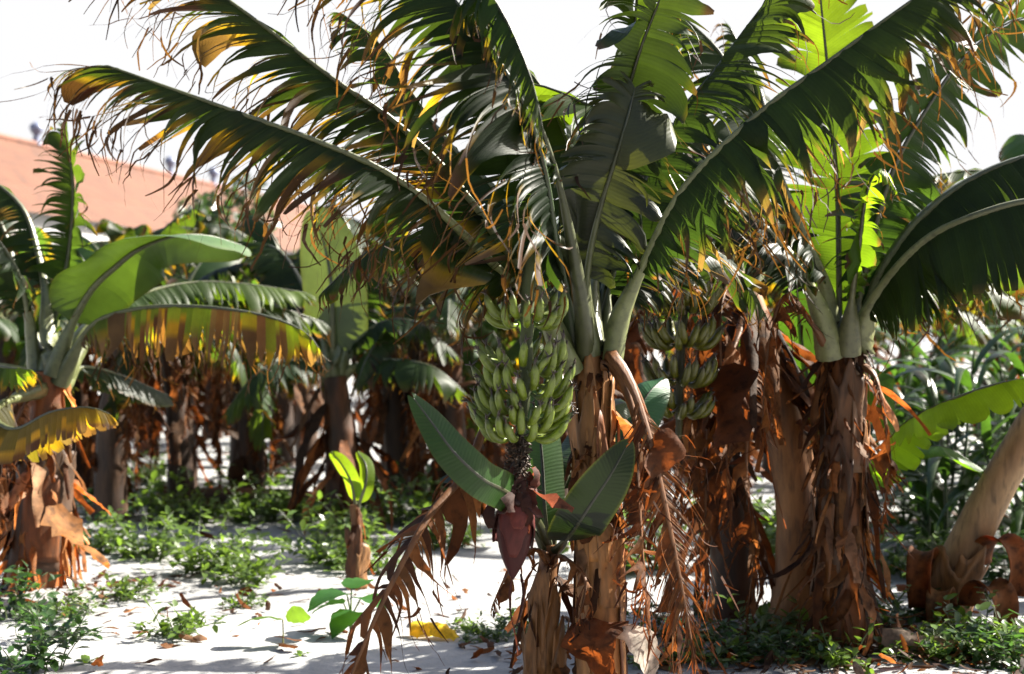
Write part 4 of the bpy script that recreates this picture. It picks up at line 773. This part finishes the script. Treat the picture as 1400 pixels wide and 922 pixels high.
WS = [(0, 170, 8.9, 1, .9, 'small weed clump left of the large patch'), (1, 200, 10.6, 2, .9, 'weed at the left end of the large patch'), (1, 345, 9.5, 4, .8, 'weed at the right end of the large patch, over a brown scrap'),
      (1, 450, 10.3, 1.3, 1.0, 'bushy weed left of the lime green sucker'), (0, 505, 10.0, 2.2, 1.3, 'weed right behind the lime green sucker'), (2, 15, 8.3, 2, 1.1, 'bright weed at the foot of the left shaggy stem'),
      (2, 75, 7.6, 4, .8, 'weed between the left stem foot and the bottom corner'), (0, 105, 8.4, 3, .8, 'yellow green weed right of the left stem foot'), (1, 560, 12.5, 2, 1.2, 'leafy bush in the gap left of the bud'),
      (2, 520, 13.6, 5, 1.4, 'leafy bush behind the lime green sucker'), (1, 610, 11.3, 5, .9, 'weed left of the hanging dead leaf'), (1, 350, 12.8, 3, 1.1, 'shaded weed in front of the fallen stem'), (1, 250, 12.6, 5, 1.2, 'shaded weed at the left end of the fallen stem'),
      (2, 150, 13.0, 1, 1.3, 'shaded weed behind the left shaggy stem'), (1, 420, 13.0, .4, 1.1, 'shaded weed near the right end of the fallen stem'), (2, 350, 17, 2.4, 1.3, 'dim weed on the far shaded sand'), (1, 200, 16.5, 1.4, 1.0, 'dim weed on far sand at left'), (1, 480, 11.6, 4.4, 1.0, 'weed in front of the leafy bush left of the dead leaf'),
      (0, 672, 7.7, 2, .75, 'low creeping weed below the red bud'), (0, 645, 7.95, 4, .5, 'tiny creeping weed right of the yellow leaf'), (0, 735, 8.0, 4, .8, 'low weed behind the foot of the broad leaved sucker'),
      (2, 1010, 7.2, 3, .7, 'dark weed at the bottom between the central and shaggy stems'), (0, 965, 7.15, 1, .9, 'dark weed right of the central stem at the bottom'), (2, 1070, 7.1, 1, .6, 'weed at the bottom left of the shaggy stem foot'), (0, 1255, 7.2, 2, 1.0, 'weed left of the curled sheaths'),
      (2, 1330, 7.2, 5, .9, 'weed below the curled sheaths'), (0, 1385, 7.4, 5, 1.3, 'weed at the bottom right corner'), (0, 1290, 7.15, 3, .8, 'low weed at the bottom right in front of the fallen sheath'), (2, 1385, 9.6, 1, 1.3, 'weed right of the pale leaning stem'), (1, 1235, 9.8, 1, .9, 'weed behind the fallen sheath'),
      (2, 930, 7.6, 4, .8, 'dark weed behind the foot of the central stem, on the right'), (0, 1040, 7.6, .5, 1.3, 'weed between the dead stem and the shaggy stem foot'), (0, 1190, 7.9, 2.5, 1.2, 'weed right behind the shaggy stem foot'),
      (2, 1245, 8.2, .7, .9, 'weed between the shaggy stem and the curled sheaths'), (0, 1350, 7.6, 4.4, 1.2, 'weed between the curled sheaths and the corner'), (0, 1150, 7.05, 3.3, 1.0, 'low weed in front of the shaggy stem at the bottom edge'), (0, 900, 7.1, 5.1, .8, 'low weed at the bottom under the skeleton dead leaf'),
      (1, 130, 10.8, 2.2, .8, 'weed between the left shaggy stem and the large patch'), (0, 330, 8.6, 1.9, .6, 'small weed below the right end of the large patch'), (1, 1010, 11, 1, 1.2, 'bush seen through the ragged stems'), (1, 1110, 10.5, 3, 1.2, 'bush behind the leaning brown plant'), (2, 1380, 7.0, 1, .6, 'small weed in the lower right corner'), (1, 20, 11.5, 1, 1.2, 'bush behind the left shaggy stem, at the left edge'), (1, 880, 10, 3, 1.0, 'bush behind the skeleton dead leaf')]
for i, px, d, rz, s, lab in WS: copy_thing(wp[i], GP(px, d), rz, s, lab)

# broad leaved seedlings
def blade(mb, p, d, sd, L, W, C, droop=.6, cup=.15, heart=False, n=9):
    d = nrm(np.array(d, float)); sd = nrm(np.array(sd, float)); V = []; p = np.array(p, float)
    for i in range(n+1):
        u = i/n; ww = W*(math.sin(PI*min(1, u*.93+.07))**.75) if not heart else W*np.interp(u, (0, .12, .35, .7, 1), (.55, .95, 1, .6, .02))
        up = nrm(np.cross(sd, d)); V.append([p+sd*ww*q+up*ww*cup*abs(q)**1.5+up*.004*math.sin(u*20)*abs(q) for q in (-1, -.5, 0, .5, 1)])
        p = p+d*L/n; d = nrm(d+np.array((0, 0, -1))*droop/n)
    mb.add(np.array(V), gridF(n+1, 5), C, np.stack(np.meshgrid(np.linspace(0, L, n+1), np.linspace(0, 1, 5), indexing='ij'), -1).reshape(-1, 2))
t = thing('seedling', GP(387, 7.55), 'tiny seedling with two drooping lime leaves and a thin stem on the bright sand', 'seedling')
b = np.array(t.location); mb = MB(); tube(mb, [b+(0, 0, -.01), b+(.002, 0, .06), b+(0, 0, .13)], [.005, .004, .004], (.2, .2, .06), sides=6, up=(0, 1, 0)); mb.build('stem', M_PET, t)
mb = MB(); blade(mb, b+(0, 0, .13), (-.9, -.2, .35), (0, -1, .1), .30, .052, (.08, .15, .02), droop=1.3); mb.build('leaf', M_WEED, t)
mb = MB(); blade(mb, b+(.02, 0, .13), (.8, -.3, .5), (-.2, -.5, .8), .15, .062, (.09, .16, .02), droop=.9); mb.build('leaf', M_WEED, t)
t = thing('taro_plant', GP(480, 7.85), 'dark broad ribbed leaf cluster low on the sand left of the dead leaf fringe', 'plant')
b = np.array(t.location)
for k, (dx, dz, dd, L, W) in enumerate([(-.02, .22, (-.7, -.6, .1), .27, .115), (.04, .12, (-.5, -.8, -.1), .25, .105), (.06, .20, (.6, -.6, .1), .22, .09), (-.04, .16, (-.9, .1, .0), .22, .09), (.0, .24, (.3, .6, .3), .22, .09)]):
    e = b+np.array((dx, dd[1]*.04, dz)); mb = MB(); tube(mb, [b+(0, 0, -.01), b+(dx*.3, 0, dz*.6), e], [.006, .005, .004], (.12, .18, .05), sides=6, up=(.1, 1, 0)); mb.build('stem', M_PET, t)
    mb = MB(); blade(mb, e, dd, np.cross(dd, (0, 0, 1)), L, W, (.035, .11, .03), droop=.9, heart=True); mb.build('leaf', M_LEAF, t)
# scattered sprouts
for k, (px, d, s, lab) in enumerate([(120, 7.1, .06, 'small lime sprout near the bottom left weed'), (132, 6.75, .05, 'tiny flat sprout at the bottom left'), (412, 7.3, .04, 'tiny sprout right of the two leaved seedling'), (190, 8.0, .04, 'tiny sprout left of the round weed clump'), (640, 7.6, .05, 'small sprout on bright sand left of the red bud'), (300, 8.2, .04, 'tiny sprout right of the round weed clump')]):
    t = thing('sprout', GP(px, d), lab, 'sprout', 'tiny sprouts on the sand'); b = np.array(t.location); mb = MB()
    for j in range(3): a = k+j*2.1; blade(mb, b+(0, 0, .0), (math.cos(a), math.sin(a), .9), (-math.sin(a), math.cos(a), 0), s*1.6, s*.38, (.08, .14, .02), droop=1.2)
    mb.build('foliage', M_WEED, t)

# fallen things
def loose(name, loc, label, cat, d, nn, L, w, C, seed, mat=None, **k):
    t = bpy.data.objects.new; mb = MB(); ribbon(mb, np.array(loc), d, nn, L, w, C=C, rng=np.random.default_rng(seed), **k)
    o = mb.build(name, mat or M_DRY, loc=loc); setp(o, label, cat); return o
yl = GP(560, 7.75)+np.array((0, 0, .045))
mb = MB(); ribbon(mb, yl, (1, .05, .02), (0, -.75, .65), .29, .12, gr=.0, curl=.25, C=np.array((.72, .55, .03)), rng=np.random.default_rng(5), n=12, cols=6, taper=.5, crinkle=.18)
ribbon(mb, yl+(.02, .03, .02), (1, .15, .1), (0, -.4, .9), .19, .08, gr=.1, curl=.4, C=np.array((.75, .6, .05)), rng=np.random.default_rng(6), n=10, cols=5, taper=.4, crinkle=.2)
setp(mb.build('fallen_leaf', M_DRY, loc=yl), 'crumpled bright yellow fallen leaf lying on the sand left of the centre', 'fallen leaf')
loose('fallen_sheath', GP(1205, 7.25)+np.array((0, 0, .10)), 'long grey brown fallen sheath lying at the foot of the shaggy stem', 'fallen sheath', (1, -.25, -.12), (0, -.6, .8), .55, .16, np.array((.24, .17, .12)), 7, gr=.02, curl=.15, n=14, cols=7, crinkle=.08, taper=.3)
loose('fallen_sheath', GP(1225, 9.0)+np.array((0, 0, .05)), 'brown curled scrap of sheath on the ground behind the shaggy stem', 'fallen sheath', (1, -.1, .0), (0, -.6, .8), .5, .14, RUST, 8, gr=.0, curl=.3, n=12, cols=6)
loose('fallen_scrap', GP(325, 9.0)+np.array((0, 0, .02)), 'reddish dry scrap under the right end of the large weed patch', 'fallen leaf', (1, -.1, .05), (0, -.6, .8), .2, .08, RUST*1.3, 9, gr=.0, curl=.5, n=8)
# fallen stem
fl = GP(330, 13.6); t = thing('fallen_log', fl, 'reddish brown fallen banana stem lying across the shaded sand', 'log')
_, cf2, rf2 = trunk(t, [fl+(-.75, .1, .10), fl+(-.2, 0, .11), fl+(.4, -.05, .10), fl+(1.1, .05, .08)], [.09, .11, .10, .06], C1=RUST, C2=DARKB*2, seed=77, name='stem')
# litter: countless small dry scraps on the sand
def litter():
    rg = np.random.default_rng(55); mb = MB()
    spots = [(300, 7.5, 2.0, 26), (480, 8.5, 2.2, 40), (650, 7.6, 1.6, 22), (1180, 7.2, 1.2, 260), (960, 7.3, .9, 140), (1330, 7.4, .9, 160), (1100, 7.3, .9, 150), (1150, 7.6, .9, 160), (1020, 8.0, .8, 120), (1300, 7.7, .9, 120), (60, 9.2, .8, 90), (820, 7.2, .7, 60), (560, 9, 2.5, 60), (200, 8.6, 1.6, 50), (330, 14, 2.5, 160), (600, 15, 3, 150), (1000, 13, 3, 150), (300, 19, 4, 200), (1280, 12, 2.2, 120), (700, 20, 5, 200)]
    for px, d, R, n in spots:
        b = GP(px, d)
        for k in range(n):
            x, y = b[0]+rg.normal(0, R*.55), b[1]+rg.normal(0, R*.4)
            if y < 4.8: continue
            p = np.array((x, y, gh(x, y)+rg.uniform(.004, .03))); a = rg.uniform(0, 6.28); L = rg.uniform(.03, .16)*(1 if d < 12 else 1.6); 
            ribbon(mb, p, (math.cos(a), math.sin(a), rg.normal(0, .12)), (rg.normal(0, .3), rg.normal(0, .3), 1), L, L*rg.uniform(.12, .4), gr=.02, curl=rg.uniform(-.6, .6), C=bcol(rg, .35, 1.0, .8), rng=rg, n=4, cols=3)
    mb.build('leaf_litter', M_DRY, kind='stuff')
litter()

# ==================================================================== house with terracotta roof
def house():
    d0 = 42.; a = P(-260, 130, 40); b = P(425, 283, 74)     # ridge
    hb = np.array((a[0], a[1], 0)); t = thing('house', hb, 'long house with terracotta tiled roof and white walls beyond the plantation at upper left', 'house')
    d = nrm(np.array((b[0]-a[0], b[1]-a[1], 0))); s = np.array((d[1], -d[0], 0))    # towards the camera
    L = np.linalg.norm((b-a)[:2])
    zr, ze = a[2], a[2]-3.1; run = 4.6
    nx, ny = int(L/.08), 22; V = np.zeros((ny+1, nx+1, 3)); 
    xs = np.linspace(-1, L+.5, nx+1); zr = float(a[2]); 
    for j in range(ny+1):
        u = j/ny; zc = zr-(zr-ze)*u
        pos = a[None]*0+np.array((a[0], a[1], 0))+d[None]*xs[:, None]+s[None]*(run*u)
        pos[:, 2] = zc+.04*np.abs(np.sin(xs*PI/.30))+.035*((u*ny*1.0) % 1)+.02*((j % 2))
        V[j] = pos
    mb = MB(); mb.add(V, gridF(ny+1, nx+1), (.125, .042, .016)); rf = mb.build('roof', M_TILE, t)
    V2 = V.copy(); V2[..., :2] = V2[..., :2]-2*(s[:2])*((V2-a)@s)[..., None]; mb = MB(); mb.add(V2[::2, ::2], gridF(len(V2[::2]), len(V2[0, ::2])), (.125, .042, .016)); mb.build('roof', M_TILE, t)
    mb = MB(); rp = [np.array((a[0], a[1], zr+.07))+d*x for x in np.linspace(-1, L+.5, 60)]; tube(mb, rp, .12, (.2, .08, .05), sides=8, fn=lambda t, a_: 1+.06*np.sin(t*300)); mb.build('ridge_tiles', M_TILE, rf)
    def wall(p, q, z0, z1, th, nm='wall', C=(.5, .5, .49)):
        q = np.array(q, float); p = np.array(p, float); dd = nrm(q-p); nn = np.array((dd[1], -dd[0], 0)); mb = MB()
        v = [p+nn*th, q+nn*th, q-nn*th, p-nn*th]; V = np.array([x+(0, 0, z0) for x in v]+[x+(0, 0, z1) for x in v]); mb.add(V, [[0, 1, 5, 4], [1, 2, 6, 5], [2, 3, 7, 6], [3, 0, 4, 7], [4, 5, 6, 7], [3, 2, 1, 0]], C); return mb.build(nm, M_WALL, t, smooth=False)
    o_ = np.array((a[0], a[1], 0.)); fr = s*(run-.5)
    # front wall built around the window openings
    nw = int(L//3.0); zs0, zs1 = 3.3, 4.7
    wall(o_+fr-d*.5, o_+fr+d*L, -.2, zs0, .12); wall(o_+fr-d*.5, o_+fr+d*L, zs1, ze+.12, .12)
    prev = -.5
    for k in range(nw):
        x = 1.2+k*3.0; wall(o_+fr+d*prev, o_+fr+d*x, zs0, zs1, .118); prev = x+1.2
        wf = wall(o_+fr+d*(x+.002)-s*.02, o_+fr+d*(x+.05)-s*.02, zs0, zs1, .04, 'window_frame', (.25, .3, .4)); wall(o_+fr+d*(x+1.15)-s*.02, o_+fr+d*(x+1.198)-s*.02, zs0, zs1, .04, 'window_frame', (.25, .3, .4))
        mb = MB(); p, q = o_+fr+d*(x+.05)-s*.03, o_+fr+d*(x+1.15)-s*.03; mb.add(np.array([p+(0, 0, zs0), q+(0, 0, zs0), q+(0, 0, zs1), p+(0, 0, zs1)]), [[0, 1, 2, 3]], (.03, .04, .05)); mb.build('pane', M_GLASS, t)
    wall(o_+fr+d*prev, o_+fr+d*L, zs0, zs1, .118)
    wall(o_-fr-d*.5, o_-fr+d*L, -.2, ze+.12, .12)
    for x in (-.5, L): wall(o_+fr*.97+d*x, o_-fr*.97+d*x, -.2, ze+.12, .115)
    # roof vents: neck and ball cowl
    for px in (50, 233, 292):
        # position along the ridge for this bearing
        k = (px-700)/FPX; x = (k*a[1]-a[0])/(d[0]-k*d[1]); p = np.array((a[0], a[1], zr+.05))+d*x
        mb = MB(); pts = [p+(0, 0, z) for z in (0, .25, .38, .45, .6, .72, .80, .83)]; tube(mb, pts, [.16, .13, .12, .2, .26, .22, .1, .02], (.22, .25, .36), sides=16, up=(0, 1, 0)); mb.build('roof_vent', M_METAL, rf)
house()

# dense far trees that close the horizon on both sides
def tree(base, H, R, label, seed, C=(.022, .045, .014), n=2600):
    rg = np.random.default_rng(seed); t = thing('tree', base, label, 'tree', 'trees beyond the plantation'); base = np.array(base); mb = MB()
    top = base+np.array((rg.normal(0, .2), 0, H*.62)); c, _ = catmull([base-(0, 0, .2), (base+top)/2+rg.normal(0, .1, 3), top], 12); tube(mb, c, np.linspace(.2, .07, 12), (.12, .08, .05), sides=8, up=(0, 1, 0)); cl = []
    for k in range(14):
        u = rg.uniform(.4, 1); p = c[int(u*11)]; q = np.array((base[0], base[1], base[2]+H*.66))+rg.normal(0, 1, 3)*np.array((R*.5, R*.5, H*.17)); cc, _ = catmull([p, (p+q)/2+rg.normal(0, .1, 3), q], 6); tube(mb, cc, np.linspace(.06, .015, 6), (.12, .08, .05), sides=5, up=(.1, 1, 0)); cl.append(q)
    mb.build('trunk', M_STEM, t)
    cl = np.array(cl); i = rg.integers(0, len(cl), n); q = cl[i]+nrm(rg.normal(0, 1, (n, 3)))*(rg.random((n, 1))**.4)*R*.36; d = nrm(rg.normal(0, 1, (n, 3))); s = nrm(np.cross(d, rg.normal(0, 1, (n, 3)))); sz = rg.uniform(.06, .16, (n, 1))
    V = np.stack((q-d*sz, q+s*sz*.5, q+d*sz, q-s*sz*.5), 1); mb = MB(); mb.add(V, np.arange(n*4).reshape(-1, 4), np.repeat(np.asarray(C)*rg.uniform(.6, 1.5, (n, 1)), 4, 0)); mb.build('crown', M_WEED, t); return t
for k, (px, d, H, R, lab) in enumerate([(300, 33, 6.0, 1.6, 'dark narrow tree in front of the roof, behind the dangling leaf tips'), (1240, 34, 4.2, 2.6, 'tree closing the view behind the tall grass at right'), (1400, 32, 4.5, 2.6, 'tree at the right edge beyond the grass'), (1080, 36, 4.6, 2.8, 'tree hidden behind the shaggy stem'), (860, 38, 4.5, 2.6, 'tree seen in the gap right of the central stem'), (700, 40, 4.6, 3, 'tree behind the green bunch, farthest'), (560, 38, 4.4, 2.6, 'tree beyond the gap left of the bunch'), (410, 36, 4.0, 2.4, 'low tree below the right end of the roof')]):
    tree(GP(px, d), H, R, lab, 1500+k)
